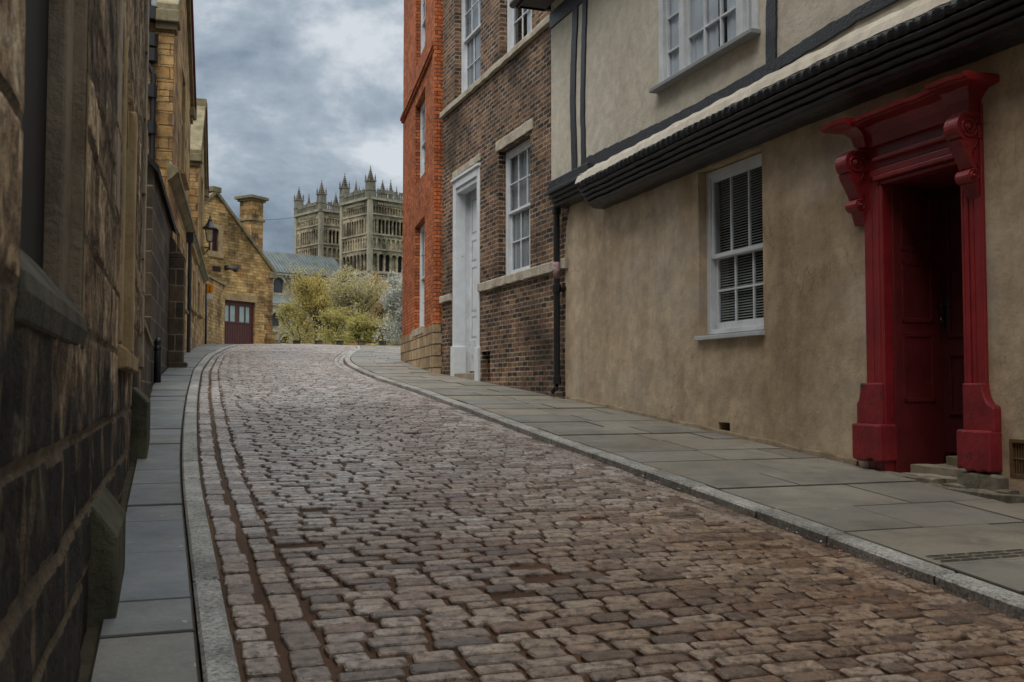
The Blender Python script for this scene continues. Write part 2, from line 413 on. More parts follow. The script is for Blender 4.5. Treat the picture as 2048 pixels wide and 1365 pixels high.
def grit_patch(k):                                  # brown grit washed down on to the lower right of the road
    d = k.n('ShaderNodeVectorMath', operation='DISTANCE'); d.inputs[1].default_value = (1.3, 4.4, .5)
    k.l(k.n('ShaderNodeNewGeometry').outputs['Position'], d.inputs[0])
    return k.ramp(k.math('ADD', k.math('MULTIPLY', d.outputs['Value'], .135), k.math('MULTIPLY', k.noise(1.1, 5, .65), .7)), [(.45, 1.), (.85, 0.)])
def m_sett():
    k = NT('granite_setts')
    r = k.rnd()
    col = k.ramp(r, [(0, (.15, .118, .10)), (.25, (.32, .285, .26)), (.5, (.43, .405, .385)), (.75, (.33, .285, .255)), (.9, (.23, .165, .125)), (.97, (.14, .125, .12))])
    col = k.mix(.75, col, k.ramp(k.noise(52, 5, .8), [(.36, .22), (.5, 1.0), (.63, 1.65)]), 'MULTIPLY')
    wear = k.noise(26, 6, .7)
    col = k.mix(k.ramp(wear, [(.50, 0.), (.60, .9)]), col, (.05, .036, .028))
    big = k.noise(.45, 4, .6)
    col = k.mix(.8, col, k.ramp(big, [(.35, (.62, .52, .45)), (.5, (1.0, .95, .93)), (.65, (1.15, 1.12, 1.12))]), 'MULTIPLY')
    col = k.mix(grit_patch(k), col, k.mix(1.0, col, (.84, .66, .49), 'MULTIPLY'))
    h = k.math('ADD', k.math('MULTIPLY', wear, -1.0), k.math('MULTIPLY', k.noise(110, 4, .7), .35))
    return k.done(col, k.ramp(k.noise(20, 4), [(.3, .2), (.7, .42)]), k.bump(h, .75, .012), .6)
SETT = m_sett()
def m_mortar():
    k = NT('sett_joint_grit')
    col = k.ramp(k.noise(.5, 6, .65), [(.35, (.055, .036, .026)), (.55, (.095, .058, .037)), (.7, (.17, .098, .052))])
    col = k.mix(.6, col, k.ramp(k.noise(60, 5, .75), [(.3, .5), (.7, 1.35)]), 'MULTIPLY')
    col = k.mix(grit_patch(k), col, k.mix(1.0, col, (1.5, 1.2, .95), 'MULTIPLY'))
    return k.done(col, .85, k.bump(k.noise(80, 5, .8), .8, .012), .25)
MORTAR = m_mortar()
JOINT = m_plain('flag_joint_dirt', (.05, .04, .027), .95, .5, 9, .5, .1)
def m_flag(name, stops):
    k = NT(name)
    col = k.ramp(k.rnd(), stops)
    col = k.mix(.8, col, k.ramp(k.noise(2.2, 8, .72), [(.32, .5), (.66, 1.25)]), 'MULTIPLY')
    col = k.mix(k.ramp(k.noise(1.1, 6, .7), [(.5, 0.), (.68, .5)]), col, (.15, .115, .075))
    col = k.mix(.4, col, k.ramp(k.noise(60, 4, .7), [(.3, .6), (.65, 1.2)]), 'MULTIPLY')
    sp = k.noise(14, 2, .5)
    col = k.mix(k.ramp(sp, [(.755, 0.), (.77, 1.)]), col, (.34, .34, .31))
    col = k.mix(k.math('GREATER_THAN', k.rnd(), 1.5), col, (.045, .036, .024))
    return k.done(col, k.ramp(k.noise(3, 5), [(.3, .42), (.7, .72)]), k.bump(k.noise(14, 8, .7), .3, .015), .4)
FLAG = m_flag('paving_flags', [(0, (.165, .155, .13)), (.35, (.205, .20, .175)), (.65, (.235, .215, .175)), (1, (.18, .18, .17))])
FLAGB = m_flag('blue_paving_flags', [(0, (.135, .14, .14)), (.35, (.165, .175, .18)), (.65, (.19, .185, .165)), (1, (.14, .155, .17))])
def m_kerb():
    k = NT('granite_kerb')
    col = k.ramp(k.rnd(), [(0, (.28, .275, .25)), (1, (.37, .355, .33))])
    col = k.mix(.85, col, k.ramp(k.noise(55, 5, .8), [(.37, .18), (.5, .95), (.62, 1.5)]), 'MULTIPLY')
    col = k.mix(.8, col, k.ramp(k.noise(3, 7, .72), [(.34, .45), (.64, 1.2)]), 'MULTIPLY')
    col = k.mix(k.math('GREATER_THAN', k.rnd(), 1.5), col, (.045, .036, .024))
    return k.done(col, .7, k.bump(k.noise(60, 5, .75), .6, .01), .35)
KERB = m_kerb()
GROUND = m_plain('grass_ground', (.055, .075, .025), .95, .4, .6, .6, .1)

# ------------------------------------------------------------------ setting: the street
Lk_out = [(-.835, 3.16), (-1.084, 3.839), (-1.576, 5.278), (-2.113, 6.778), (-2.876, 9.135), (-3.957, 12.546), (-6.014, 19.288), (-8.077, 26.834), (-11.564, 41.9), (-13.6, 50)]
Lk_in = [(-.985, 3.2), (-1.23, 3.9), (-1.74, 5.35), (-2.27, 6.85), (-3.03, 9.15), (-4.11, 12.55), (-6.18, 19.288), (-8.26, 26.834), (-11.75, 41.9), (-13.8, 50)]
Rk_out = [(2.135, 4.198), (2.073, 4.452), (1.766, 5.436), (1.466, 6.357), (.982, 7.794), (.363, 9.544), (-.517, 12.28), (-1.61, 15.73), (-2.60, 18.593), (-3.80, 23.0), (-4.40, 26.), (-4.97, 30.1), (-5.9, 38), (-7.2, 46)]
Rk_in = [(x + .15, y + .05) for x, y in Rk_out]
def curve(pts, ext_lo=None):
    q = np.array(sorted([to_as(*p_)[::-1] for p_ in pts]))      # (s, a)
    s, a = q[:, 0], q[:, 1]
    ss = np.arange(-12, 62, .5)
    aa = np.interp(ss, s, a)
    m0 = (a[2] - a[0]) / (s[2] - s[0]); m1 = (a[-1] - a[-3]) / (s[-1] - s[-3])
    aa = np.where(ss < s[0], a[0] + m0 * .5 * (ss - s[0]), aa); aa = np.where(ss > s[-1], a[-1] + m1 * (ss - s[-1]), aa)
    aa = np.convolve(np.pad(aa, 3, mode='edge'), np.array([1, 2, 3, 4, 3, 2, 1]) / 16., mode='valid')
    return lambda t: float(np.interp(t, ss, aa))
aLo, aLi, aRo, aRi = curve(Lk_out), curve(Lk_in), curve(Rk_out), curve(Rk_in)
def surf(a, s, dz=0): x, y = to_xy(a, s); return (x, y, g(s) + CAMZ + dz)
KF = .05                                          # kerb upstand
def camber(a, s):
    l, r_ = aLo(s), aRo(s); u = (a - l) / max(.1, r_ - l) * 2 - 1
    return -KF + .05 * (1 - u * u)

mb = MB()                                          # ground: one sheet out to the horizon
sv = list(np.arange(-40, 60, 4)) + [70, 90, 120, 160, 220, 300, 500, 900, 1150]
av = [-700, -350, -180, -100, -60, -30, -15, -8, -4, 0, 4, 8, 15, 30, 60, 100, 180, 350, 700]
vs = [(*to_xy(a, s), g(s) + CAMZ - .2) for s in sv for a in av]
fs = [(i * len(av) + j, i * len(av) + j + 1, (i + 1) * len(av) + j + 1, (i + 1) * len(av) + j) for i in range(len(sv) - 1) for j in range(len(av) - 1)]
mb.add(vs, fs); tag(mb.build('ground', GROUND), kind='structure')

mb = MB()                                          # road bed
ss = np.arange(-6, 62, .5)
nA = 10; vs = []
for s in ss:
    l, r_ = aLo(s), aRo(s)
    if s > 44: l, r_ = l - (s - 44) * .5, r_ + (s - 44) * .5
    for j in range(nA + 1):
        a = l + (r_ - l) * j / nA
        vs.append(surf(a, s, camber(min(max(a, aLo(s)), aRo(s)), s) - .011))
fs = [(i * (nA + 1) + j, i * (nA + 1) + j + 1, (i + 1) * (nA + 1) + j + 1, (i + 1) * (nA + 1) + j) for i in range(len(ss) - 1) for j in range(nA)]
mb.add(vs, fs)
road = mb.build('road', MORTAR, smooth=True)
tag(road, kind='structure')

def sett(mb, a0, a1, s0, s1, top, rnd, jit=.005, inset=.008):
    cx, cy = (a0 + a1) / 2, (s0 + s1) / 2; hx, hy = (a1 - a0) / 2, (s1 - s0) / 2
    c = min(hx, hy) * .24
    o = [(-hx + c, -hy), (hx - c, -hy), (hx, -hy + c), (hx, hy - c), (hx - c, hy), (-hx + c, hy), (-hx, hy - c), (-hx, -hy + c)]
    o = [(x + random.uniform(-jit, jit), y + random.uniform(-jit, jit)) for x, y in o]
    tx, ty = random.uniform(-.02, .02), random.uniform(-.03, .03)
    rot = random.uniform(-.04, .04); cr, sr = math.cos(rot), math.sin(rot)
    o = [(x * cr - y * sr, x * sr + y * cr) for x, y in o]
    base = g(cy) + CAMZ
    sl = (g(cy + .1) - g(cy - .1)) / .2
    cam_ = camber(cx, cy)
    vs = []
    for k, (sc, dz) in enumerate(((1.0, -.05), (1.0, top - .006), (None, top))):
        for x, y in o:
            if sc is None:
                f = max(.3, 1 - inset / math.hypot(x, y)); x, y = x * f, y * f
            X, Y = to_xy(cx + x, cy + y)
            vs.append((X, Y, base + cam_ + sl * y + dz + (tx * x + ty * y if dz > -.04 else 0)))
    X, Y = to_xy(cx, cy); vs.append((X, Y, base + cam_ + top + random.uniform(-.001, .002)))
    fs = []
    for r_ in range(2):
        for k in range(8): fs.append((r_ * 8 + k, r_ * 8 + (k + 1) % 8, (r_ + 1) * 8 + (k + 1) % 8, (r_ + 1) * 8 + k))
    for k in range(8): fs.append((16 + k, 16 + (k + 1) % 8, 24))
    mb.add(vs, fs, rnd)

mb = MB()
s = 1.6
GL, GR = .32, .26
while s < 56:
    pitch = random.uniform(.084, .108)
    ext = max(0, s - 44) * .5
    a = aLo(s) + GL - ext + random.uniform(-.03, .02); end = aRo(s) - GR + ext
    while a < end - .06:
        ln = random.uniform(.14, .24)
        if a + ln > end - .05: ln = end - a
        gap = random.uniform(.014, .028)
        if random.random() > .012:
            sett(mb, a, a + ln - gap, s + random.uniform(-.002, .003), s + pitch - random.uniform(.016, .024), random.uniform(.003, .008), random.random())
        a += ln
    s += pitch
for k in range(2):                                  # two gutter courses along the left kerb, one flat course on the right
    s = 1.8 + k * .07
    while s < 44:
        ln = random.uniform(.12, .2); a = aLo(s) + .02 + k * .155 + random.uniform(-.006, .006)
        sett(mb, a, a + random.uniform(.105, .125), s, s + ln - .022, random.uniform(-.004, .006), random.random() * .6)
        s += ln
for k in range(2):
    s = 1.8 + k * .07
    while s < 46:
        ln = random.uniform(.16, .26); a = aRo(s) - .02 - k * .125 - .112 + random.uniform(-.006, .006)
        sett(mb, a, a + random.uniform(.095, .108), s, s + ln - .018, random.uniform(-.004, .004), random.random() * .7)
        s += ln
tag(mb.build('road_setts', SETT, fix=False), kind='structure')

def slab(mb, fa0, fa1, s0, s1, z=0.0, rnd=None, thick=.09, gap=.006, bev=.006, dirty=(0, 1, 2, 3, 4, 5, 6, 7)):
    """a paving slab between two (curved) edges given as functions of s"""
    s0 += gap; s1 -= gap
    dz = random.uniform(-.006, .006)
    top = []; rim = []; bot = []
    for (s, fa, sg, sb) in ((s0, fa0, 1, 1), (s0, fa1, -1, 1), (s1, fa1, -1, -1), (s1, fa0, 1, -1)):
        a = fa(s) + sg * gap
        rim.append(surf(a, s, z + dz - bev)); bot.append(surf(a, s, z - thick)); top.append(surf(a + sg * bev, s + sb * bev, z + dz))
    r0 = random.random() if rnd is None else rnd
    fs = [(0, 1, 5, 4), (1, 2, 6, 5), (2, 3, 7, 6), (3, 0, 4, 7), (4, 5, 9, 8), (5, 6, 10, 9), (6, 7, 11, 10), (7, 4, 8, 11), (8, 9, 10, 11)]
    o = len(mb.v); mb.v += bot + rim + top
    for i, f in enumerate(fs):                        # rnd 2 marks the dirt packed edges
        mb.f.append([q + o for q in f]); mb.r.append(2.0 if i in dirty else r0)

def kerb(name, fi, fo, s0, s1):
    mb = MB(); s = s0
    lo, hi = (fi, fo) if fi(5) < fo(5) else (fo, fi)
    while s < s1:
        ln = random.uniform(.62, 1.1)
        n = 2 if s > 3 else 1
        r_ = random.random()
        slab(mb, lo, hi, s, s + ln, .0, r_, .22, .007, .012, (0, 2))
        s += ln
    return tag(mb.build(name, KERB, fix=False), kind='structure')
kerb('kerb', aLi, aLo, -2, 44); kerb('kerb', aRi, aRo, -2, 50)

TW = Wall((.770, 14.2), (-.3586, 1), 'R')           # the four street walls
BW = Wall((.70, 14.4), ((270 - 1024) / F, 1), 'R')
OW = Wall((-1.56, 20.05), ((575 - 1024) / F, 1), 'R')
NW = Wall((-.28, 0.), (-.345, 1), 'L')
LW = Wall((-7.85, 23.), (-.274, 1), 'L')
def wall_a(lines):
    pts = np.array(sorted([to_as(*q)[::-1] for q in lines]))
    return lambda s: float(np.interp(s, pts[:, 0], pts[:, 1]))
aWR = wall_a([TW.p(s, 0)[:2] for s in (-22, 0)] + [BW.p(s, 0)[:2] for s in (.5, 5.9)] + [OW.p(s, 0)[:2] for s in (.2, 6)] + [(-2.0, 32), (-3.0, 60)])
aWL = wall_a([NW.p(s, 0)[:2] for s in (-8, 10.5)] + [(-5.42, 14.9), (-7.25, 21)] + [LW.p(s, 0)[:2] for s in (0, 20)] + [(-15, 54)])

def bed(name, f0, f1, s0, s1, dz, mat):
    mb = MB(); ss = np.arange(s0, s1, .5); vs = []
    for s in ss:
        for j in range(3): vs.append(surf(f0(s) + (f1(s) - f0(s)) * j / 2, s, dz))
    mb.add(vs, [(i * 3 + j, i * 3 + j + 1, (i + 1) * 3 + j + 1, (i + 1) * 3 + j) for i in range(len(ss) - 1) for j in range(2)])
    return tag(mb.build(name, mat, smooth=True), kind='structure')
bed('pavement_bed', lambda s: aWL(s) - .4, lambda s: aLi(s), -4, 47, -.022, JOINT)
bed('pavement_bed', lambda s: aRi(s), lambda s: aWR(s) + .5, -4, 58, -.022, JOINT)
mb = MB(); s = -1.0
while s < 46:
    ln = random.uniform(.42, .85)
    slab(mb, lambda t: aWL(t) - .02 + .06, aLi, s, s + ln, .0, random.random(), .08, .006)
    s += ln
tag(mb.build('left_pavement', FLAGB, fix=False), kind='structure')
mb = MB(); s = -2.0; row = 0
while s < 52:
    ln = random.uniform(.5, .78)
    ws = 0.0; tot = aWR(s) - aRi(s)
    cuts = [0.0]
    q = random.uniform(.45, .85) if row % 2 else random.uniform(.85, 1.15)
    while q < tot - .25: cuts.append(q); q += random.uniform(.6, 1.05)
    cuts.append(None)
    for i in range(len(cuts) - 1):
        f0 = (lambda t, c=cuts[i]: aRi(t) + c)
        f1 = (lambda t: aWR(t) - .03) if cuts[i + 1] is None else (lambda t, c=cuts[i + 1]: aRi(t) + c)
        slab(mb, f0, f1, s, s + ln, .0, random.random(), .08, .005)
    s += ln; row += 1
tag(mb.build('right_pavement', FLAG, fix=False), kind='structure')

# ------------------------------------------------------------------ windows
NETGREY = m_plain('grey_net_curtain', (.36, .38, .38), .9, .35, 2.5, .1, .1, stretch=(1, 1, .4))
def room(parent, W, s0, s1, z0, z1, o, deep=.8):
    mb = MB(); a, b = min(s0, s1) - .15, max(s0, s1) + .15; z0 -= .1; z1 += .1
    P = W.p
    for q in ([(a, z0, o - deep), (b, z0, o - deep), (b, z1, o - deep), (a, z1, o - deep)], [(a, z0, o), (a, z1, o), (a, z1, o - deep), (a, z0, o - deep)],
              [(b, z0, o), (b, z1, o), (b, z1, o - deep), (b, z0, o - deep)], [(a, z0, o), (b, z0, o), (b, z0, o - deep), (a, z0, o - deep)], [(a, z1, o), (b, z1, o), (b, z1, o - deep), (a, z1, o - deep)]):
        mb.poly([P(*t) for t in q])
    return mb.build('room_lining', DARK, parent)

def sash(parent, W, s0, s1, z0, z1, zm, cols, rows, o, fw=.075, cover=None, fmat=None, lo_back=.045, box=True):
    """s0 far side, s1 near side; rows = (upper, lower)"""
    fmat = fmat or WHITE
    mb = MB(); a, b = min(s0, s1), max(s0, s1)
    mb.wb(W, a, a + fw, z0, z1, o - .13, o); mb.wb(W, b - fw, b, z0, z1, o - .13, o)
    mb.wb(W, a + fw, b - fw, z1 - fw * .9, z1, o - .13, o - .004); mb.wb(W, a + fw, b - fw, z0, z0 + .05, o - .13, o + .01)
    fr = mb.build('window', fmat, parent, bevel=.005)
    ia, ib = a + fw, b - fw
    for (za, zb, n, oo, nm) in ((zm - .02, z1 - fw * .9, rows[0], o - .02, 'upper_sash'), (z0 + .05, zm + .02, rows[1], o - .02 - lo_back, 'lower_sash')):
        m = MB(); st = .042
        m.wb(W, ia, ia + st, za, zb, oo - .038, oo); m.wb(W, ib - st, ib, za, zb, oo - .038, oo)
        bt = .075 if nm == 'lower_sash' else .045
        m.wb(W, ia + st, ib - st, za, za + bt, oo - .038, oo - .001); m.wb(W, ia + st, ib - st, zb - .045, zb, oo - .038, oo - .001)
        for k in range(1, cols):
            c = ia + st + (ib - ia - 2 * st) * k / cols; m.wb(W, c - .011, c + .011, za + bt, zb - .045, oo - .032, oo - .005)
        for k in range(1, n):
            c = za + bt + (zb - za - bt - .045) * k / n; m.wb(W, ia + st, ib - st, c - .011, c + .011, oo - .033, oo - .006)
        m.build(nm, fmat, fr, bevel=.003, seg=1)
        q = MB(); q.poly([W.p(*t) for t in ((ia, za, oo - .02), (ib, za, oo - .02), (ib, zb, oo - .02), (ia, zb, oo - .02))]); q.build('glass', GLASS, fr)
    if cover == 'blind':
        m = MB(); z = z0 + .1
        while z < z1 - .1:
            ta = W.p(ia + .02, z, o - .17); m.box([W.p(ia + .05, z, o - .115), W.p(ib, z, o - .115), W.p(ib, z + .014, o - .137), W.p(ia + .05, z + .014, o - .137),
                   W.p(ia + .05, z + .002, o - .115), W.p(ib, z + .002, o - .115), W.p(ib, z + .016, o - .137), W.p(ia + .05, z + .016, o - .137)]); z += .028
        m.build('blind', BLINDM, fr)
    if cover in ('curtain', 'halfcurtain'):
        m = MB(); n = 40; pts = []
        lim = ib if cover == 'curtain' else ia + (ib - ia) * .55
        for k in range(n + 1):
            c = ia + (lim - ia) * k / n; pts.append((c, o - .108 + .008 * math.sin(k * 1.9) + .004 * math.sin(k * .77)))
        for k in range(n):
            m.poly([W.p(pts[k][0], z0, pts[k][1]), W.p(pts[k + 1][0], z0, pts[k + 1][1]), W.p(pts[k + 1][0], z1, pts[k + 1][1]), W.p(pts[k][0], z1, pts[k][1])])
        m.build('curtain', CURTAIN if cover == 'halfcurtain' else NETGREY, fr, smooth=True)
    return fr
def wob(pts, amp, sc=3.0):
    return [(s, z + amp * noise.noise((s * sc, z * sc, 1.7))) for s, z in pts]
def densify(a, b, n): return [(a[0] + (b[0] - a[0]) * k / n, a[1] + (b[1] - a[1]) * k / n) for k in range(n)]

# ------------------------------------------------------------------ timber framed house with the red doorcase
T = TW
tud = thing('timber_framed_house', T.p(-4, T.ground(-4)), 'tan and cream jettied house with black timbers and a red doorcase', 'house')
JO = .22                                             # how far the upper floor juts out
S_END = -19.0
wl = (T.at(1396, 345)[0], T.at(1527, 600)[0])        # lower window recess
wz0, wz1 = .535, 2.335
DL, DR = -6.64, -7.465                                # door opening
DTOP = 1.63
DBOT = T.ground(-7.1) + .02
hole_s = (T.at(1437, 850)[0], T.at(1460, 865)[0]); hz = T.ground(-4.18)
gr = (T.at(2022, 882)[0], T.at(2022, 882)[0] - .19); gz0, gz1 = -.60, -.365
mb = MB()
outl = [(S_END, T.ground(S_END) - .6), (0, T.ground(0) - .6), (.03, .5), (-.0, 1.2), (.02, 1.9), (-.03, 2.3), (-.12, 2.5), (-.2, 2.72), (S_END, 2.72)]
holes = [rect(wl[0], wl[1], wz0, wz1), rect(DL + .015, DR - .015, DBOT - .4, DTOP + .015), rect(hole_s[0], hole_s[1], hz + .03, hz + .12), rect(gr[0], gr[1], gz0, gz1)]
mb.face(T, outl, holes, 0, .13)
for i in range(1, 8):
    a, b = outl[i], outl[i + 1] if i + 1 < len(outl) else outl[0]
    mb.poly([T.p(a[0], a[1], 0), T.p(b[0], b[1], 0), T.p(b[0], b[1], -.35), T.p(a[0], a[1], -.35)])
wall = mb.build('ground_floor_wall', RENDER, tud)
mb = MB()                                            # ragged skirting of cement at the foot of the wall
n = 60; pts = []
for k in range(n + 1):
    s = -.05 - k * (6.2 / n); pts.append((s, T.ground(s) + .03 + .02 * noise.noise((s * 2.3, 0, 0)) + .012 * noise.noise((s * 9, 3, 0))))
for k in range(n):
    (a, za), (b, zb) = pts[k], pts[k + 1]
    q0, q1 = T.p(a, za, .012), T.p(b, zb, .012)
    mb.poly([T.p(a, T.ground(a) - .1, .05), T.p(b, T.ground(b) - .1, .05), q1, q0]); mb.poly([q0, q1, T.p(b, zb + .012, 0), T.p(a, za + .012, 0)])
mb.build('cement_fillet', m_plaster('cement_fillet', (.14, .105, .068), (.22, .17, .11), (.29, .235, .165), 4, .6), tud, smooth=True)
mb = MB(); mb.wb(T, hole_s[0] - .02, hole_s[1] + .02, hz - .02, hz + .16, -.3, -.125); mb.build('wall_hole', DARK, tud)
mb = MB(); mb.wb(T, gr[0] + .02, gr[1] - .02, gz0 - .05, gz1 + .05, -.3, -.125); mb.build('vent_void', DARK, tud)
mb = MB()
for k in range(9):
    c = gr[0] - .008 - k * .0215; mb.wb(T, c - .0045, c + .0045, gz0, gz1, -.045, -.012)
mb.wb(T, gr[0], gr[1], -.49, -.475, -.05, -.008); mb.wb(T, gr[0] + .012, gr[1], gz1 - .012, gz1 + .012, -.03, .004); mb.wb(T, gr[0] + .012, gr[1], gz0 - .012, gz0 + .012, -.03, .004); mb.wb(T, gr[0] - .006, gr[0] + .012, gz0, gz1, -.03, .0045)
mb.build('vent_grille', m_plain('rusty_iron', (.13, .075, .035), .7, .4, 30, .5, .3), tud)

# lower sash window
win = sash(tud, T, T.at(1412, 500, -.1)[0], wl[1] - .03, wz0 + .03, wz1 - .01, 1.40, 3, (1, 2), -.10, .085, 'blind')
mb = MB(); mb.wb(T, wl[0] + .03, wl[1] - .02, wz0 - .035, wz0 + .01, -.2, .055); mb.build('sill', m_plain('pale_grey_sill', (.42, .44, .45), .6, .12, 6, .2, .3), win, bevel=.006)
room(tud, T, wl[0] - .06, wl[1] + .06, wz0 + .12, wz1 - .12, -.24)

# jettied upper floor
up_l = .0
usz0, usz1 = 3.36, 4.62
us0, us1 = T.at(1320, 80, JO)[0], T.at(1518, 40, JO)[0]
ZE = 5.62
def rail_pts(pix, o): return [T.at(x, y, o) for x, y in pix]
mb = MB()
outl = [(S_END, 2.68), (-1.3, 2.68), (up_l, 2.72), (up_l, ZE), (S_END, ZE)]
mb.face(T, outl, [rect(us0, us1, usz0, usz1)], JO, .12)
mb.poly([T.p(up_l, 2.72, JO), T.p(up_l, ZE, JO), T.p(up_l, ZE, -6), T.p(up_l, 2.72, -6)])
mb.poly([T.p(S_END, 2.68, JO), T.p(up_l, 2.72, JO), T.p(up_l, 2.72, -.1), T.p(S_END, 2.68, -.1)])
mb.build('upper_wall', CREAM, tud)

def timber(mb, top, bot, o0, o1):                     # strip between two (s,z) polylines
    n = len(top)
    vs = [T.p(s, z, o1) for s, z in top] + [T.p(s, z, o1) for s, z in bot] + [T.p(s, z, o0) for s, z in top] + [T.p(s, z, o0) for s, z in bot]
    fs = []
    for i in range(n - 1):
        fs += [(i, i + 1, n + i + 1, n + i), (i, 2 * n + i, 2 * n + i + 1, i + 1), (n + i, n + i + 1, 3 * n + i + 1, 3 * n + i)]
    fs += [(0, n, 3 * n, 2 * n), (n - 1, 2 * n - 1, 4 * n - 1, 3 * n - 1)]
    mb.add(vs, fs)
def sampled(pix, o, n=40, amp=.010, seed=0):
    q = sorted([T.at(x, y, o) for x, y in pix]); s = np.array([a for a, _ in q]); z = np.array([b for _, b in q])
    ss = np.linspace(s[0], s[-1], n)
    return [(a, float(np.interp(a, s, z)) + amp * noise.noise((a * 2.2, seed, 0)) + amp * .7 * noise.noise((a * 9, seed, 5))) for a in ss]
def extend(pts): return [(S_END, pts[0][1])] + pts
o = JO + .022
mb = MB()                                             # long rail
top = extend(sampled([(1166, 318), (1270, 268), (1390, 208), (1480, 157), (1533, 128), (1640, 58), (1720, 12)], o, 110, .022, 1))
bot = extend(sampled([(1166, 342), (1270, 296), (1390, 236), (1480, 184), (1533, 155), (1640, 88), (1720, 42)], o, 110, .022, 2))
timber(mb, top, bot, JO - .03, o)
mb.build('timber_rail', BLACKWOOD, tud, bevel=.006)
for pl in ([(1150, 12, 1146, 120, 1144, 200, 1148, 352), 9.5], [(1169, -14, 1165, 130, 1164, 230, 1166, 345), 7.5], [(1543, 2, 1541, 60, 1541, 100, 1541, 140), 19.5]):
    mb = MB(); (x0, y0, x1, y1, x2, y2, x3, y3), wd = pl
    L_ = [T.at(x - wd / 2, y, o) for x, y in ((x0, y0), (x1, y1), (x2, y2), (x3, y3))]; R_ = [T.at(x + wd / 2, y, o) for x, y in ((x0, y0), (x1, y1), (x2, y2), (x3, y3))]
    if wd > 15: L_.insert(0, (L_[0][0], 5.2)); R_.insert(0, (R_[0][0], 5.2))
    def dens(P_):
        r_ = []
        for i in range(len(P_) - 1): r_ += densify(P_[i], P_[i + 1], 8)
        return [(a + .016 * noise.noise((a, z * 4, 3)) + .007 * noise.noise((a, z * 17, 6)), z) for a, z in r_ + [P_[-1]]]
    timber(mb, dens(L_), dens(R_), JO - .03, o + .002); mb.build('timber_stud', BLACKWOOD, tud, bevel=.005)
mb = MB(); zp = T.at(1113, 45, JO)[1]                  # wall plate under the eaves
timber(mb, extend([(-2, 5.36), (-1, 5.37), (0, 5.38)]), extend([(-2, zp - .09), (-1, zp - .05), (0, zp - .03)]), JO - .03, o + .004); mb.build('wall_plate', BLACKWOOD, tud, bevel=.006)
for s_ in (-7.6, -9.6, -11.6):
    mb = MB(); mb.wb(T, s_ - .06, s_ + .06, 2.9, 5.15, JO - .03, o); mb.build('timber_stud', BLACKWOOD, tud, bevel=.006)

# bressumer: plaster fillet, carved strip and four rolls, dark soffit
BO = .34
def bl(pix): return sampled(pix, BO, 70, .006, 7)
ctop = bl([(1157, 367), (1240, 325), (1388, 250), (1530, 180), (1670, 112), (1800, 52), (1911, 2)])
z_top = lambda s: float(np.interp(s, [q[0] for q in ctop], [q[1] for q in ctop]))
s_hi = T.at(1160, 380, BO)[0]
mb = MB(); NS = 150
prof = [(JO - .02, .02), (BO + .015, 0), (BO + .03, -.04), (BO + .01, -.10)]                      # carved strip
def sweep(mb, prof, sa, sb, n, wobble=0.0, rope=0.0, taper=True):
    k = len(prof); vs = []
    for i in range(n + 1):
        s = sa + (sb - sa) * i / n; z = z_top(s)
        for (oo, dz) in prof:
            rp_ = rope * max(0, math.sin(s * 55 + dz * 25)) * (1 if dz <= 0 and dz > -.09 else 0)
            vs.append(T.p(s, z + dz + wobble * noise.noise((s * 6, dz * 20, 0)), oo + rp_ + wobble * noise.noise((s * 7, dz * 30, 9))))
    fs = [(i * k + j, i * k + j + 1, (i + 1) * k + j + 1, (i + 1) * k + j) for i in range(n) for j in range(k - 1)]
    fs += [tuple(range(k)), tuple(n * k + j for j in range(k - 1, -1, -1))]
    mb.add(vs, fs)
sweep(mb, [(JO - .02, .015), (BO + .0, .012), (BO + .022, -.01), (BO + .03, -.03), (BO + .028, -.06), (BO + .01, -.085), (JO, -.085)], S_END, s_hi, 1500, .008, .030)
mb.build('carved_strip', BLACKWOOD, tud, smooth=False)
mb = MB(); prof = [(JO - .05, -.085)]
for r_ in range(4):
    c = -.112 - r_ * .052; base = BO - .01 - r_ * .035
    for t in range(7): prof.append((base + .026 * math.sin(math.pi * t / 6) * 1.2, c + .024 - .048 * t / 6))
    prof.append((base - .014, c - .026))
prof += [(BO - .17, -.315), (BO - .22, -.33), (.0, -.335)]
sweep(mb, prof, S_END, s_hi - .01, 220, .006)
mb.build('moulded_beam', BLACKWOOD, tud)
mb = MB()                                             # cream fillet above the carving, ragged edge
sweep(mb, [(JO - .01, .17), (JO + .03, .168), (BO - .03, .10), (BO + .005, .014), (JO, .012)], S_END, T.at(1150, 355, BO)[0], 300, .014)
mb.build('plaster_fillet', CREAM, tud, smooth=False)
mb = MB()                                             # end bracket with its own little mouldings
s_a, s_b = s_hi + .05, up_l + .01
mb.wb(T, s_a - .12, s_b, 2.78, 2.93, JO - .05, JO + .045)
for r_ in range(4):
    zc = 2.80 - r_ * .058; mb.wb(T, s_a, s_b, zc - .056, zc, -.1, JO + .075 - r_ * .035)
mb.build('corner_bracket', BLACKWOOD, tud, bevel=.012)

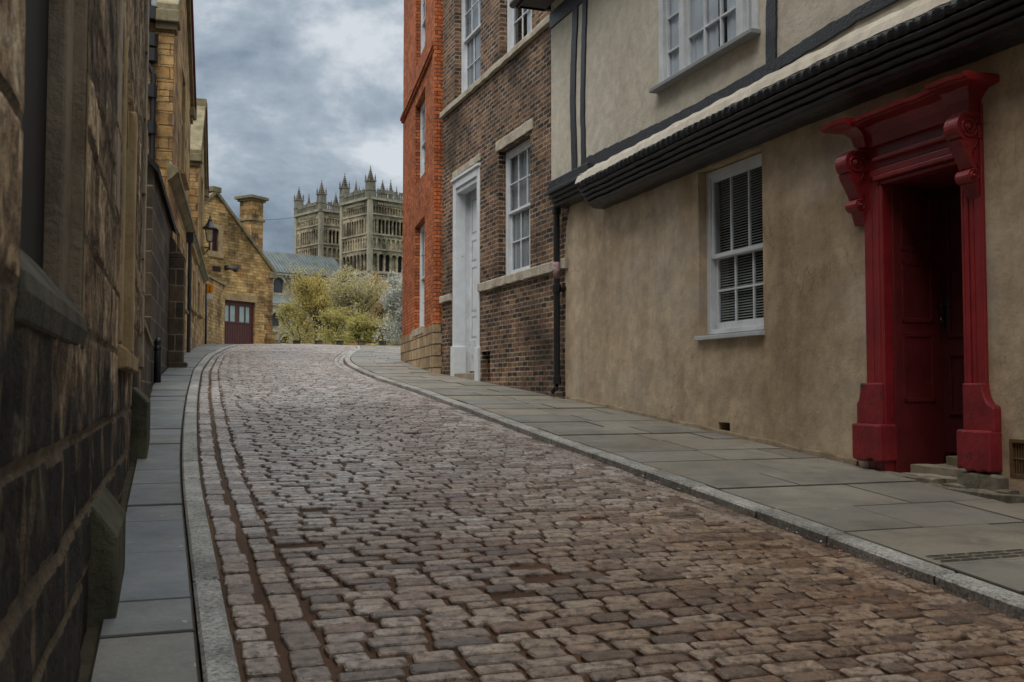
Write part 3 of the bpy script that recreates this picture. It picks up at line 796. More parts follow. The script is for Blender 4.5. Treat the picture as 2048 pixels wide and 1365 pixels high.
# upper casement window
mb = MB(); a, b = us1, us0; oF = JO + .02
sp = [a + (b - a) * t for t in (0, .21, .79, 1.0)]
for c, wdt in ((b - .05, .10), (a + .05, .10), (T.at(1362, 60, oF)[0], .10), (T.at(1478, 40, oF)[0], .115)):
    mb.wb(T, c - wdt / 2, c + wdt / 2, usz0 + .03, usz1, oF - .14, oF)
mb.wb(T, a, b, usz1 - .09, usz1, oF - .14, oF + .004); mb.wb(T, a, b, usz0, usz0 + .035, oF - .14, oF + .004)
uw = mb.build('window', WHITE, tud, bevel=.006)
mul1, mul2 = T.at(1362, 60, oF)[0], T.at(1478, 40, oF)[0]
m = MB()
zt = T.at(1345, 25, oF)[1]
for (x0, x1, zs, cols) in ((b - .10, mul1 + .05, [T.at(1348, 92, oF)[1], zt], 1), (mul1 - .05, mul2 + .06, [T.at(1425, 38, oF)[1], 4.25], 3), (mul2 - .06, a + .10, [4.05], 1)):
    lo, hi = min(x0, x1), max(x0, x1)
    m.wb(T, lo, lo + .035, usz0 + .035, usz1 - .09, oF - .09, oF - .04); m.wb(T, hi - .035, hi, usz0 + .035, usz1 - .09, oF - .09, oF - .04)
    m.wb(T, lo + .035, hi - .035, usz0 + .035, usz0 + .075, oF - .09, oF - .041); m.wb(T, lo + .035, hi - .035, usz1 - .13, usz1 - .09, oF - .09, oF - .041)
    for z in zs: m.wb(T, lo + .035, hi - .035, z - .012, z + .012, oF - .085, oF - .045)
    for k in range(1, cols): c = lo + .035 + (hi - lo - .07) * k / cols; m.wb(T, c - .012, c + .012, usz0 + .075, usz1 - .13, oF - .084, oF - .044)
m.build('casement', WHITE, uw, bevel=.003, seg=1)
m = MB(); m.poly([T.p(*t) for t in ((a + .09, usz0 + .03, oF - .07), (b - .09, usz0 + .03, oF - .07), (b - .09, usz1 - .08, oF - .07), (a + .09, usz1 - .08, oF - .07))]); m.build('glass', GLASS, uw)
m = MB(); n = 90
for (lo, hi) in ((a + .1, a + (b - a) * .34), (a + (b - a) * .42, a + (b - a) * .80), (a + (b - a) * .80, b - .12)):
    for k in range(30):
        c0 = lo + (hi - lo) * k / 30; c1 = lo + (hi - lo) * (k + 1) / 30
        f = lambda c: oF - .088 + .007 * math.sin(c * 47)
        m.poly([T.p(c0, usz0, f(c0)), T.p(c1, usz0, f(c1)), T.p(c1, usz1, f(c1)), T.p(c0, usz1, f(c0))])
m.build('curtain', CURTAIN, uw, smooth=True)
m = MB(); m.wb(T, a - .03, b + .07, usz0 - .05, usz0 - .002, JO - .06, JO + .11); m.build('sill', m_plain('grey_painted_sill', (.27, .285, .29), .6, .12, 6, .2, .3), uw, bevel=.008)
room(tud, T, a + .02, b - .02, usz0 + .12, usz1 - .12, JO - .13, 1.0)

# eaves and roof
mb = MB(); mb.sprism(T, [(-3.2, ZE + 2.9), (JO + .42, ZE - .02), (JO + .42, ZE + .07), (-3.2, ZE + 3.02), (-7, ZE + .0), (-7, ZE - .08)], S_END, .28)
mb.build('roof', SLATE, tud)
mb = MB(); mb.wb(T, S_END, .30, ZE - .11, ZE + .0, JO + .40, JO + .43); mb.wb(T, S_END, .29, ZE - .1, ZE - .075, JO, JO + .40)
mb.wb(T, .20, .27, ZE - .1, ZE + .05, -.3, JO + .40)
mb.build('eaves_board', BLACKWOOD, tud)
mb = MB(); mb.tube([T.p(S_END, ZE - .05, JO + .47), T.p(.33, ZE - .05, JO + .47)], .055, 10); mb.build('gutter', BLACKIRON, tud, smooth=True)
mb = MB()
for q in ([(-6, -2), (S_END, -2), (S_END, 5.6), (-6, 5.6)],): mb.poly([T.p(S_END, z, oo) for oo, z in ((0, -3), (-7, -3), (-7, 5.6), (0, 5.6))]); mb.poly([T.p(s, z, -7) for s, z in ((S_END, -3), (0, -3), (0, 5.6), (S_END, 5.6))])
mb.build('back_wall', RENDER, tud)

# red doorcase
dc = MB()
JL0, JR0 = -6.375, -7.65                             # outer edges
# architrave: stepped mouldings round the opening (out thickness grows outwards)
for (w0, w1, o1) in ((0, .035, .035), (.035, .075, .055), (.075, .135, .035), (.135, .235, .02)):
    j1 = .045 if w1 < .08 else .03
    dc.wb(T, DL + w0, DL + w1, DBOT, DTOP + w0, -.06, j1); dc.wb(T, DR - w1 * .78, DR - w0 * .78, DBOT, DTOP + w0, -.06, j1)
    dc.wb(T, DR - w1 * .78, DL + w1, DTOP + w0, DTOP + w1, -.06, o1 + .02 * (w0 > .03))
dc.wb(T, JR0, JL0, DTOP + .235, 2.02, -.02, .018)      # frieze
dc.wb(T, JR0 + .2, JL0 - .2, DTOP + .19, DTOP + .225, -.02, .085)
case = dc.build('doorcase', RED, tud, bevel=.009)
zc0, zc1 = 1.99, 2.165
mb = MB()                                             # cornice, broken forward over the brackets, uneven top edge
def corn(s0, s1, ex, zz=0, mit=(0, 0)):
    st = [(0, .0, .05), (.05, .07, .045), (.085, .12, .03), (.155, .155, .02)]
    prof = [(0, zc0 - .03), (.05 + ex * .6, zc0 - .03), (.06 + ex * .7, zc0 + .06), (.085 + ex * .8, zc0 + .10), (.10 + ex, zc0 + .125), (.195 + ex, zc0 + .14), (.20 + ex, zc0 + .153), (.225 + ex, zc0 + .158), (.232 + ex, zc0 + .186), (.19 + ex, zc0 + .195), (0, zc0 + .205)]
    n = 12; k = len(prof); vs = []
    P0 = .05 + ex * .6
    ext = [0.0 if j in (0,) else max(0, min(.18, oo - P0)) for j, (oo, z) in enumerate(prof)]; ext[-1] = ext[-2]; ext[0] = ext[1]
    for i in range(n + 1):
        t = i / n
        for (oo, z), e_ in zip(prof, ext):
            a_, b_ = s0 + (e_ if mit[0] else 0), s1 - (e_ if mit[1] else 0); s = a_ + (b_ - a_) * t
            vs.append(T.p(s, z + zz + .014 * noise.noise((s * 6, 0, 2)) * (z > zc0 + .1), oo + .008 * noise.noise((s * 8, z * 9, 4)) * (oo > .1)))
    fs = [(i * k + j, i * k + j + 1, (i + 1) * k + j + 1, (i + 1) * k + j) for i in range(n) for j in range(k - 1)]
    for i in (0, n):                                  # returns run back to the wall
        for j in range(1, k - 2):
            q = len(vs); (oo, z), (o2, z2) = prof[j], prof[j + 1]
            e1, e2 = ext[j], ext[j + 1]; m_ = mit[0] if i == 0 else mit[1]; b_ = s0 if i == 0 else s1; sg_ = 1 if i == 0 else -1
            vs += [T.p(b_ + (sg_ * e1 if m_ else 0), z + zz, -.01), T.p(b_ + (sg_ * e2 if m_ else 0), z2 + zz, -.01)]
            fs.append((i * k + j, i * k + j + 1, q + 1, q))
    mb.add(vs, fs)
corn(JL0 - .02, JL0 - .15, .085, 0, (1, 0)); corn(JL0 - .15, JR0 + .22, .02, -.008, (0, 0)); corn(JR0 + .22, JR0 + .03, .085, 0, (0, 1))
mb.build('cornice', RED, case)
for q0, q1 in ((JL0 + .06, JL0 - .09), (JR0 + .17, JR0 + .01)): mb = MB(); mb.wb(T, q0, q1, 1.93, zc0 - .028, -.02, .135); mb.build('bracket_block', RED, case, bevel=.01)
def console(s_near, s_far):
    prof = []                                         # (out, z) outline of the scroll
    c1 = (.115, 1.845); r1 = .105; c2 = (.075, 1.50); r2 = .052
    for k in range(0, 15): t = math.pi * .62 - k * math.pi * 1.02 / 14; prof.append((c1[0] + r1 * math.cos(t), c1[1] + r1 * math.sin(t)))
    for (oo, z) in ((.190, 1.755), (.165, 1.70), (.132, 1.65), (.104, 1.60), (.086, 1.56)): prof.append((oo, z))
    for k in range(0, 10): t = math.pi * .5 - k * math.pi * 1.05 / 9; prof.append((c2[0] + r2 * math.cos(t), c2[1] + r2 * math.sin(t)))
    prof += [(.055, 1.42), (.04, 1.37), (.03, 1.345), (.012, 1.34), (.012, 1.93)]
    m = MB(); m.sprism(T, prof, s_near, s_far)
    o = m.build('scroll_bracket', RED, case, bevel=.012)
    m = MB()
    for sgn, s_ in ((-1, s_near), (1, s_far)):
        for c, r_ in ((c1, r1), (c2, r2)):
            pts = []
            for k in range(60):
                t = k / 59 * 2 * math.pi * 2.3; rr = r_ * .84 * (1 - k / 66); pts.append(T.p(s_ + sgn * .003, c[1] + rr * math.sin(t + 1.2), c[0] + rr * math.cos(t + 1.2)))
            m.tube(pts, [.0085 * (r_ / .105) ** .5] * 60, 6)
            m.tube([T.p(s_, c[1], c[0]), T.p(s_ + sgn * .014, c[1], c[0])], r_ * .2, 10)
        m.tube([T.p(s_ + sgn * .002, z, oo) for oo, z in ((.03, 1.80), (.05, 1.72), (.085, 1.665), (.06, 1.60), (.04, 1.56))], .007, 6)
    m.build('spiral', RED, o, smooth=True)
console(JL0 - .05, JL0 + .085); console(JR0 + .02, JR0 + .15)
for (se, si, sg, zb, zt, sw_) in ((JL0, DL + .01, 1, 0, -.295, .045), (JR0, DR - .01, -1, 0, -.30, .10)):
    out = [(si, zt - .01), (si, zt + .33)] + [(se + sg * sw_ * .92 * (1 - math.sqrt(max(0, 1 - (k / 9) ** 2))), zt + .33 - k * .018) for k in range(10)] + [(se + sg * sw_, zt + .15), (se + sg * sw_, zt - .01)]
    mb = MB(); mb.oprism(T, out, -.02, .075); mb.build('swelled_base', REDWORN, case, bevel=.012)
for (se, si, sg, zb, zt) in ((JL0 + .055, DL - .02, 1, -.585, -.295), (JR0 - .10, DR + .012, -1, -.585, -.30)):
    mb = MB(); n = 6
    s_ = sorted((se, si)); top = [(s_[0] + (s_[1] - s_[0]) * k / n, zt + .006 * noise.noise((k, 2, 0))) for k in range(n + 1)]
    bot = [(s_[0] + (s_[1] - s_[0]) * k / n, zb + .03 * noise.noise((k * .9, 5, se))) for k in range(n + 1)]
    timber(mb, top, bot, -.1, .12); mb.build('plinth_block', REDWORN, case, bevel=.016)
REVRED = m_plain('shaded_door_red', (.13, .014, .016), .45, .3, 4, .3, .4) if False else m_plain('shaded_worn_red_paint', (.12, .014, .016), .48, .35, 4, .4, .4, chips=((.03, .012, .012), 9, .71))  # doorcase red with the recess shade mixed into its colour, plus paint chips
# deep panelled reveals, soffit and the door
RD = .52
mb = MB()
for (sa, sg) in ((DL, -1), (DR, 1)):
    mb.wb(T, sa, sa + sg * .02, DBOT - .2, DTOP, -RD, -.04)
    for (z0, z1) in ((-.12, .44), (.52, 1.02), (1.1, 1.55)):
        for (q0, q1, w0, w1) in ((-.12, -.44, z0, z0 + .035), (-.12, -.44, z1 - .035, z1), (-.12, -.155, z0, z1), (-.405, -.44, z0, z1)):
            mb.wb(T, sa + sg * .018, sa + sg * .027, w0, w1, q0, q1)
mb.wb(T, DL, DR, DTOP, DTOP + .03, -RD, -.05)
mb.build('panelled_reveal', REVRED, case, bevel=.004)
mb = MB(); mb.wb(T, DL + .3, DL + .02, DBOT - .4, DTOP + .3, -RD - .1, -RD + .02); mb.wb(T, DR - .02, DR - .3, DBOT - .4, DTOP + .3, -RD - .1, -RD + .02); mb.build('inner_jamb', RED, case)
mb = MB(); do = -RD + .005
mb.wb(T, DL - .02, DR + .02, DBOT + .16, DTOP + .02, do - .05, do)
for (sa, sb) in ((DL - .1, (DL + DR) / 2 + .05), ((DL + DR) / 2 - .05, DR + .1)):
    for (z0, z1) in ((-.22, .28), (.40, .95), (1.05, 1.52)):
        for (a0, a1, b0, b1) in ((sa, sb, z0, z0 + .03), (sa, sb, z1 - .03, z1), (sa, sa - .03, z0, z1), (sb, sb + .03, z0, z1)): mb.wb(T, a0, a1, b0, b1, do, do + .016)
door = mb.build('door', DARKRED, tud, bevel=.005)
hs, hzz = T.at(1893, 625, do)
mb = MB(); mb.wb(T, hs - .022, hs + .022, hzz - .13, hzz + .12, do, do + .008); mb.tube([T.p(hs, hzz - .05, do + .01), T.p(hs, hzz - .05, do + .055), T.p(hs, hzz - .09, do + .06), T.p(hs + .0, hzz - .12, do + .05)], .012, 8)
mb.tube([T.p(hs, hzz + .05, do + .01), T.p(hs, hzz + .05, do + .05), T.p(hs + .03, hzz + .05, do + .055)], .014, 8); mb.tube([T.p(hs, hzz + .2, do), T.p(hs, hzz + .2, do + .012)], .016, 10)
mb.build('handle', BLACKIRON, door, smooth=True)
STEP = m_plaster('worn_step_stone', (.16, .14, .095), (.27, .24, .175), (.34, .31, .24), 4, .7)
def lump(mb, W, s0, s1, z0, z1, o0, o1, seed, amp=.02, n=7):
    vs = []; k = n + 1
    for top in (0, 1):
        for i in range(k):
            for j in range(k):
                s = s0 + (s1 - s0) * i / n; oo = o0 + (o1 - o0) * j / n
                e = min(i, n - i, j, n - j) == 0
                q = noise.noise((s * 7, oo * 7, seed)); q2 = noise.noise((s * 5 + 9, oo * 5, seed))
                vs.append(W.p(s + amp * q2, (z1 - (.012 if e else 0) + amp * .6 * q) if top else z0, oo + amp * q))
    fs = []
    for i in range(n):
        for j in range(n):
            a = i * k + j; fs += [(a, a + 1, a + k + 1, a + k), tuple(q + k * k for q in (a, a + k, a + k + 1, a + 1))]
    b = [(i * k) for i in range(k)]; edges = [[i * k for i in range(k)], [i * k + n for i in range(k)], list(range(k)), [n * k + j for j in range(k)]]
    for e in edges:
        for x, y in zip(e, e[1:]): fs.append((x, y, y + k * k, x + k * k))
    mb.add(vs, fs)
mb = MB()
lump(mb, T, DL - .03, DR + .03, DBOT - .25, DBOT + .02, -.55, -.02, 1, .02); lump(mb, T, DL - .1, DR + .02, DBOT - .05, DBOT + .085, -.55, -.12, 2, .03); lump(mb, T, DL - .3, DR + .02, DBOT + .06, DBOT + .16, -.55, -.28, 3, .02)
mb.build('step', STEP, tud, smooth=False)
mb = MB(); g1 = T.ground(-7.6)
for k, (s0, s1, z1, o1) in enumerate(((-7.05, -7.95, .015, .15), (-7.3, -7.9, .045, .11), (-7.42, -7.80, .13, .095), (-6.6, -7.2, .012, .10))): lump(mb, T, s0, s1, T.ground((s0 + s1) / 2) - .2, T.ground((s0 + s1) / 2 + .1) + z1, -.05, o1, 11 + k, .035)
mb.build('foundation_stones', STONETRIM if False else m_plaster('slaty_footing', (.085, .075, .06), (.17, .15, .115), (.27, .245, .19), 6, .9), tud)

# ------------------------------------------------------------------ brown brick house
B = BW
bh = thing('brown_brick_house', B.p(3, B.ground(3)), 'dark brown brick town house with tall white door, pale stone bands and sash windows', 'house')
TOPB = 10.2
W1 = (B.at(997, 420)[0], B.at(1060.5, 420)[0]); wz = (1.845, 4.02)
D1 = (B.at(907, 500)[0], B.at(960, 500)[0]); dz = (B.at(930, 700)[1] - .9, 4.0)
WA = (B.at(910, 120)[0], B.at(961, 120)[0]); WB_ = (B.at(1000, 60)[0], B.at(1063.5, 60)[0])
zsT = B.at(995, 131)[1]; zs = zsT
BE = -.30; BF = 5.95
mb = MB()
holes = [rect(W1[0], W1[1], *wz), rect(D1[0], D1[1], B.ground(4.2) - .3, 4.02), rect(WA[0], WA[1], zs, zs + 2.35), rect(WB_[0], WB_[1], zs, zs + 2.35)]
hh = (B.at(964, 720)[0], B.at(980, 720)[0]); hzz0 = B.ground(hh[0]) + .03
holes.append(rect(hh[0], hh[1], hzz0, hzz0 + .5))
mb.face(B, [(BE, -1.2), (BF, -1.2), (BF, TOPB), (BE, TOPB)], holes, 0, .22)
mb.poly([B.p(BE, -1.2, 0), B.p(BE, TOPB, 0), B.p(BE, TOPB, -7), B.p(BE, -1.2, -7)]); mb.poly([B.p(BF, -1.2, 0), B.p(BF, TOPB, 0), B.p(BF, TOPB, -7), B.p(BF, -1.2, -7)])
mb.build('wall', BRICK, bh)
mb = MB(); mb.sprism(B, [(.15, TOPB), (.15, TOPB + .1), (-3.5, TOPB + 2.4), (-7, TOPB)], BE, BF); mb.build('roof', SLATE, bh)
mb = MB(); lump(mb, B, hh[0] - .05, hh[1] + .05, hzz0 - .1, hzz0 + .55, -.5, -.2, 4, .02); mb.build('coal_hole', DARK, bh)
def band(name, pts, th, o1, amp=.012):
    mb = MB(); r_ = []
    for (a, za), (b, zb) in zip(pts, pts[1:]): r_ += densify((a, za), (b, zb), 28)
    r_.append(pts[-1])
    top = [(s, z + amp * .6 * noise.noise((s * 5, 1, 0))) for s, z in r_]; bot = [(s, z - th + amp * 1.6 * noise.noise((s * 4, 7, 0)) + amp * noise.noise((s * 14, 7, 0))) for s, z in r_]
    k = len(top); vs = []
    for (s, zt_), (_, zb_) in zip(top, bot):
        oo = o1 + .012 * noise.noise((s * 6, 3, zt_)); vs += [B.p(s, zt_, -.05), B.p(s, zt_ - .012, oo - .008), B.p(s, zt_ - .03, oo), B.p(s, zb_ + .015, oo), B.p(s, zb_, -.05)]
    fs = [(i * 5 + j, i * 5 + j + 1, (i + 1) * 5 + j + 1, (i + 1) * 5 + j) for i in range(k - 1) for j in range(4)] + [(0, 1, 2, 3, 4), tuple((k - 1) * 5 + j for j in (4, 3, 2, 1, 0))]
    mb.add(vs, fs); return mb.build(name, STONETRIM, bh)
band('stone_band', [(BE, 1.86), (D1[1] - .02, 1.86)], .17, .06)
band('stone_band', [(D1[0] + .10, 1.83), (BF - .02, 1.83)], .15, .06)
band('string_course', [(BE, zs + .02), (BF - .02, zs + .02)], .13, .07)
band('lintel', [(W1[1] - .14, 4.22), (W1[0] + .1, 4.22)], .20, .02, .006)
band('lintel', [(D1[1] - .02, B.at(957, 308)[1]), (D1[0] + .04, B.at(905, 346)[1])], .15, .02, .012)
def bwin(Wd, z0, z1, cover, rows=(2, 2), cols=3):
    a, b = Wd; off = .2
    s_far = a + 0.0; f = sash(bh, B, a, b, z0, z1, (z0 + z1) / 2 + .02, cols, rows, -.13, .09, cover)
    room(bh, B, a, b, z0 + .1, z1 - .1, -.27); return f
bwin(W1, wz[0] + .005, wz[1] - .01, 'curtain', (2, 2), 3)
bwin(WA, zs + .03, zs + 2.33, 'curtain', (2, 2), 3); bwin(WB_, zs + .03, zs + 2.33, 'halfcurtain', (2, 2), 3)
# white door
d0, d1 = D1; gd = B.ground((d0 + d1) / 2)
mb = MB()
mb.wb(B, d0, d0 - .17, gd - .3, 3.98, -.2, .02); mb.wb(B, d1 + .14, d1, gd - .3, 3.98, -.2, .02)
mb.wb(B, d0 - .17, d1 + .14, 3.83, 4.0, -.2, .025); mb.wb(B, d0 - .1, d1 + .08, 3.74, 3.83, -.2, -.01); mb.wb(B, d0 + .02, d1 - .02, 3.98, 4.03, -.2, .06)
mb.wb(B, d0 + .03, d0 - .2, gd - .3, gd + .62, -.2, .05); mb.wb(B, d1 + .17, d1 - .03, gd - .35, gd + .55, -.2, .05)
fr = mb.build('door_frame', WHITEOLD, bh, bevel=.008)
mb = MB(); do = -.28; i0, i1 = d0 - .15, d1 + .12
mb.wb(B, i0, i1, gd + .14, 3.86, do - .05, do)
mb.wb(B, i0 + .1, i0 - .01, gd - .2, 3.86, -.3, -.16)
dr = mb.build('door', WHITE, bh, bevel=.002); mb = MB()
n_ = i0 - i1
for (z0, z1) in ((2.95, 3.6), (2.42, 2.82), (1.45, 2.3), (.95, 1.36)):
    for (sa, sb) in ((i0 - n_ * .12, i0 - n_ * .46), (i0 - n_ * .56, i0 - n_ * .9)):
        for (a0, a1, b0, b1) in ((sa, sb, z0, z0 + .028), (sa, sb, z1 - .028, z1), (sa, sa - .028, z0, z1), (sb, sb + .028, z0, z1)): mb.wb(B, a0, a1, b0, b1, do, do + .006)
mb.build('door_moulding', GREYPAINT, dr)
mb = MB(); mb.wb(B, i0 - .002, i1 + .002, gd + .14, gd + .72, do - .02, do + .008); mb.build('kick_board', m_plain('peeling_white_paint', (.52, .55, .57), .6, .15, 5, .4, .3, chips=((.17, .15, .13), 6, .60)), dr)
mb = MB(); lump(mb, B, d0 - .1, d1 + .1, gd - .3, gd + .1, -.4, .04, 21, .02); mb.build('step', STEP, bh)
# rainwater pipe
ps, _ = B.at(1113.5, 600, .10); gz = B.ground(ps)
mb = MB(); mb.tube([B.p(ps, 2.95, .04), B.p(ps, 2.8, .09), B.p(ps, 2.6, .10), B.p(ps, gz + .22, .10), B.p(ps, gz + .14, .11), B.p(ps + .02, gz + .07, .18)], .046, 12)
for z in (2.55, 1.42, gz + .25): mb.tube([B.p(ps, z - .055, .10), B.p(ps, z + .055, .10)], .062, 12); 
mb.wb(B, ps - .13, ps + .05, 1.40, 1.44, -.01, .06)
pipe = mb.build('drainpipe', BLACKIRON, bh, smooth=False, bevel=.003)
mb = MB(); mb.tube([B.p(ps, 1.56, .10), B.p(ps, 1.80, .10)], .0475, 12); mb.build('torn_sticker', m_plain('torn_stickers', (.30, .20, .21), .7, .8, 22, .2, .2), pipe, smooth=True)

# ------------------------------------------------------------------ orange brick house
O = OW
oh = thing('orange_brick_house', O.p(3, O.ground(3)), 'bright orange brick house on a rough stone plinth, three sash windows stacked up', 'house')
OE, OF = -.02, 5.85; TOPO = 11.0
w1s = (O.at(829, 560)[0], O.at(849, 560)[0])
ow = [(1.30, 3.76), (4.72, 6.62), (7.55, 9.6)]
zpl = 1.26
mb = MB(); mb.face(O, [(OE, zpl), (OF, zpl), (OF, TOPO), (OE, TOPO)], [rect(w1s[0], w1s[1], *q) for q in ow], 0, .22)
mb.poly([O.p(OE, zpl, 0), O.p(OE, TOPO, 0), O.p(OE, TOPO, -6), O.p(OE, zpl, -6)]); mb.poly([O.p(OF, zpl, 0), O.p(OF, TOPO, 0), O.p(OF, TOPO, -6), O.p(OF, zpl, -6)])
mb.build('wall', ORANGE, oh)
mb = MB(); mb.wb(O, OE - .01, OF + .03, -1.2, zpl + .01, -6, .035); mb.build('stone_plinth', PLINTHSTONE, oh, bevel=.01)
zst = O.at(843, 157)[1]
mb = MB(); mb.wb(O, OE + .0, OF + .02, zst - .08, zst + .04, -.1, .05); mb.wb(O, OE, OF + .03, zst - .02, zst + .07, -.1, .08); mb.wb(O, OE - .012, OE + .32, zpl + .01, TOPO, -.1, .03); mb.build('brick_string', ORANGE, oh, bevel=.005)
mb = MB(); mb.wb(O, OE, OF + .12, TOPO - .5, TOPO, -6, .22); mb.sprism(O, [(.3, TOPO), (.3, TOPO + .1), (-3, TOPO + 2.4), (-6, TOPO)], OE, OF + .3); mb.build('cornice', m_plain('dark_red_cornice', (.12, .03, .025), .6, .2, 5, .2, .2), oh)
for i, (z0, z1) in enumerate(ow):
    sash(oh, O, w1s[0] - .02, w1s[1] + .02, z0 + .04, z1 - .02, (z0 + z1) / 2, 3, (2, 2), -.12, .08, 'curtain'); room(oh, O, w1s[0], w1s[1], z0 + .1, z1 - .1, -.26)
mb = MB(); mb.wb(O, w1s[0] + .06, w1s[1] - .05, ow[0][0] - .13, ow[0][0] + .03, -.2, .05); mb.build('stone_sill', STONETRIM, oh, bevel=.01)

# ------------------------------------------------------------------ near weathered stone building on the left
N = NW
sb = thing('stone_building', N.p(4, N.ground(4)), 'dark weathered stone building with a deep window recess, nearest on the left', 'building')
rngn = random.Random(5)
rows = [-2.6]
while rows[-1] < 11: rows.append(rows[-1] + rngn.uniform(.2, .36))
joints = []
for _ in rows:
    j = [-9 + rngn.uniform(0, .5)]
    while j[-1] < 13: j.append(j[-1] + rngn.uniform(.32, .8))
    joints.append(j)
import bisect
h1 = (1.946, 3.43, .22, 3.6); h2 = (5.9, 7.75, .25, 2.0)
def in_hole(s, z, m=0):
    for (a, b, c, d) in (h1, h2):
        if a - m < s < b + m and c - m < z < d + m: return True
    return False
def ndisp(s, z):
    zz = z + .008 * noise.noise((s * 1.3, z * 1.5, 0)); sss = s + .012 * noise.noise((s * 2, z * 2, 8))
    i = max(0, bisect.bisect(rows, zz) - 1); dz = min(zz - rows[i], rows[min(i + 1, len(rows) - 1)] - zz)
    j = joints[i]; q = max(0, bisect.bisect(j, sss) - 1); ds = min(sss - j[q], j[min(q + 1, len(j) - 1)] - sss)
    d = min(dz, ds)
    h = math.sin(i * 12.99 + q * 78.2) * 43758.5; h -= math.floor(h)
    e = noise.fractal((s * 2.3, z * 2.3, 3.3), 1.0, 2.0, 5)
    r_ = noise.fractal((s * 11, z * 11, 1.3), 1.0, 2.0, 3)
    out = (h - .5) * .012 + e * .007 + r_ * .005 - .012 * max(0, 1 - d / .02) ** 1.5
    if in_hole(s, z, .06): out *= .25
    return out, (.95 if d < .0115 else h * .85)
sg = sorted(set([round(x, 4) for x in list(np.arange(-8, 1.2, .16)) + list(np.arange(1.2, 4.6, .026)) + list(np.arange(4.6, 10.9, .05)) + [h1[0], h1[1], h2[0], h2[1], 10.9]]))
zg = sorted(set([round(x, 4) for x in list(np.arange(-2.4, -1.2, .12)) + list(np.arange(-1.2, 1.5, .018)) + list(np.arange(1.5, 4.2, .03)) + list(np.arange(4.2, 10.5, .12)) + [h1[2], h1[3], h2[2], h2[3]]]))  # height beyond the view is raised so the wall shades the street
mb = MB(); vs = []; rr = []
for s in sg:
    for z in zg:
        d_, r_ = ndisp(s, z); vs.append(N.p(s, z, d_ - .0)); rr.append(r_)
nz_ = len(zg)
mb.v = vs
for i in range(len(sg) - 1):
    for k in range(nz_ - 1):
        if in_hole((sg[i] + sg[i + 1]) / 2, (zg[k] + zg[k + 1]) / 2): continue
        a = i * nz_ + k; mb.f.append([a, a + nz_, a + nz_ + 1, a + 1]); mb.r.append(max(rr[a], rr[a + nz_ + 1]) if max(rr[a], rr[a + nz_ + 1]) > .9 else rr[a])
mb.build('wall', NEARSTONE, sb, smooth=True, fix=False)
mb = MB()
mb.poly([N.p(10.9, -2, .0), N.p(10.9, 10.5, .0), N.p(10.9, 10.5, -5), N.p(10.9, -2, -5)]); mb.poly([N.p(-8, 10.5, 0), N.p(10.9, 10.5, 0), N.p(10.9, 10.5, -5), N.p(-8, 10.5, -5)])
mb.poly([N.p(-8, -2, 0), N.p(-8, 10.5, 0), N.p(-8, 10.5, -5), N.p(-8, -2, -5)])
mb.build('end_wall', NEARSTONE, sb)
# first window: two stepped orders at each jamb, dark glass, sloping sill
mb = MB(); a, b, c, d = h1
for (e, sg_) in ((b, -1), (a, 1)):
    mb.wb(N, e, e + sg_ * .21, c - .1, d, -.45, -.045)
    mb.wb(N, e, e - sg_ * .02, c, d, -.45, -.003)
mb.wb(N, a, b, d, d + .3, -.4, -.003)
wd = mb.build('window', m_plaster('window_dressing', (.09, .07, .05), (.19, .15, .105), (.28, .23, .17), 2.5, .8), sb, bevel=.012)
mb = MB(); mb.poly([N.p(a, c, -.10), N.p(b, c, -.10), N.p(b, d, -.10), N.p(a, d, -.10)])
mb.build('glass', m_plain('dark_leaded_glass', (.010, .0095, .009), .6, .3, 6, .1, .15), wd)
mb = MB(); mb.sprism(N, [(.004, c - .10), (.014, c - .04), (.008, c + .0), (-.15, c + .20), (-.3, c - .2)], a - .0, b + .0)
mb.build('sill', m_plaster('mossy_sill', (.03, .029, .023), (.065, .06, .046), (.11, .10, .075), 3, .8), wd, bevel=.01)
# second window: round headed pair with pale sandstone dressings
mb = MB(); a, b, c, d = h2
mb.wb(N, a, a + .16, c, d, -.3, .015); mb.wb(N, b - .2, b, c, d, -.3, .02); mb.wb(N, (a + b) / 2 - .08, (a + b) / 2 + .08, c, d - .35, -.3, -.02)
for q in range(2):
    lo = a + .16 + q * ((b - a - .36) / 2 + .0); hi = lo + (b - a - .36) / 2
    outl = [(lo, d), (lo, d - .42)] + [((lo + hi) / 2 - (hi - lo) / 2 * math.cos(math.pi * k / 8), d - .42 + .36 * math.sin(math.pi * k / 8)) for k in range(9)] + [(hi, d)]
    mb.oprism(N, outl, -.3, -.03)
w2 = mb.build('window', SANDTRIM, sb, bevel=.012)
mb = MB(); mb.poly([N.p(a, c, -.2), N.p(b, c, -.2), N.p(b, d, -.2), N.p(a, d, -.2)]); mb.build('glass', bpy.data.materials['dark_leaded_glass'], w2)
mb = MB(); mb.sprism(N, [(.05, c - .14), (.05, c - .04), (-.2, c + .12), (-.3, c - .2)], a - .05, b + .05); mb.build('sill', SANDTRIM, w2, bevel=.01)
DRESS = m_plaster('pale_dressing', (.17, .135, .095), (.29, .235, .17), (.36, .30, .225), 2.2, .6)
for (s0, s1, z0, z1, o1) in ((5.2, 5.5, .9, 5, .012), (10.4, 10.93, .2, 8, .02)):
    z = z0; k = 0; mb = MB()
    while z < z1:
        hh_ = rngn.uniform(.25, .42); mb.wb(N, s0 - (.06 if k % 2 else 0), s1, z, min(z1, z + hh_ - .008), -.06, o1 + rngn.uniform(-.004, .004)); z += hh_; k += 1
    mb.build('quoin', DRESS, sb, bevel=.006)
BUTT = m_plaster('mossy_buttress', (.026, .026, .018), (.06, .056, .036), (.105, .098, .058), 4, .9)
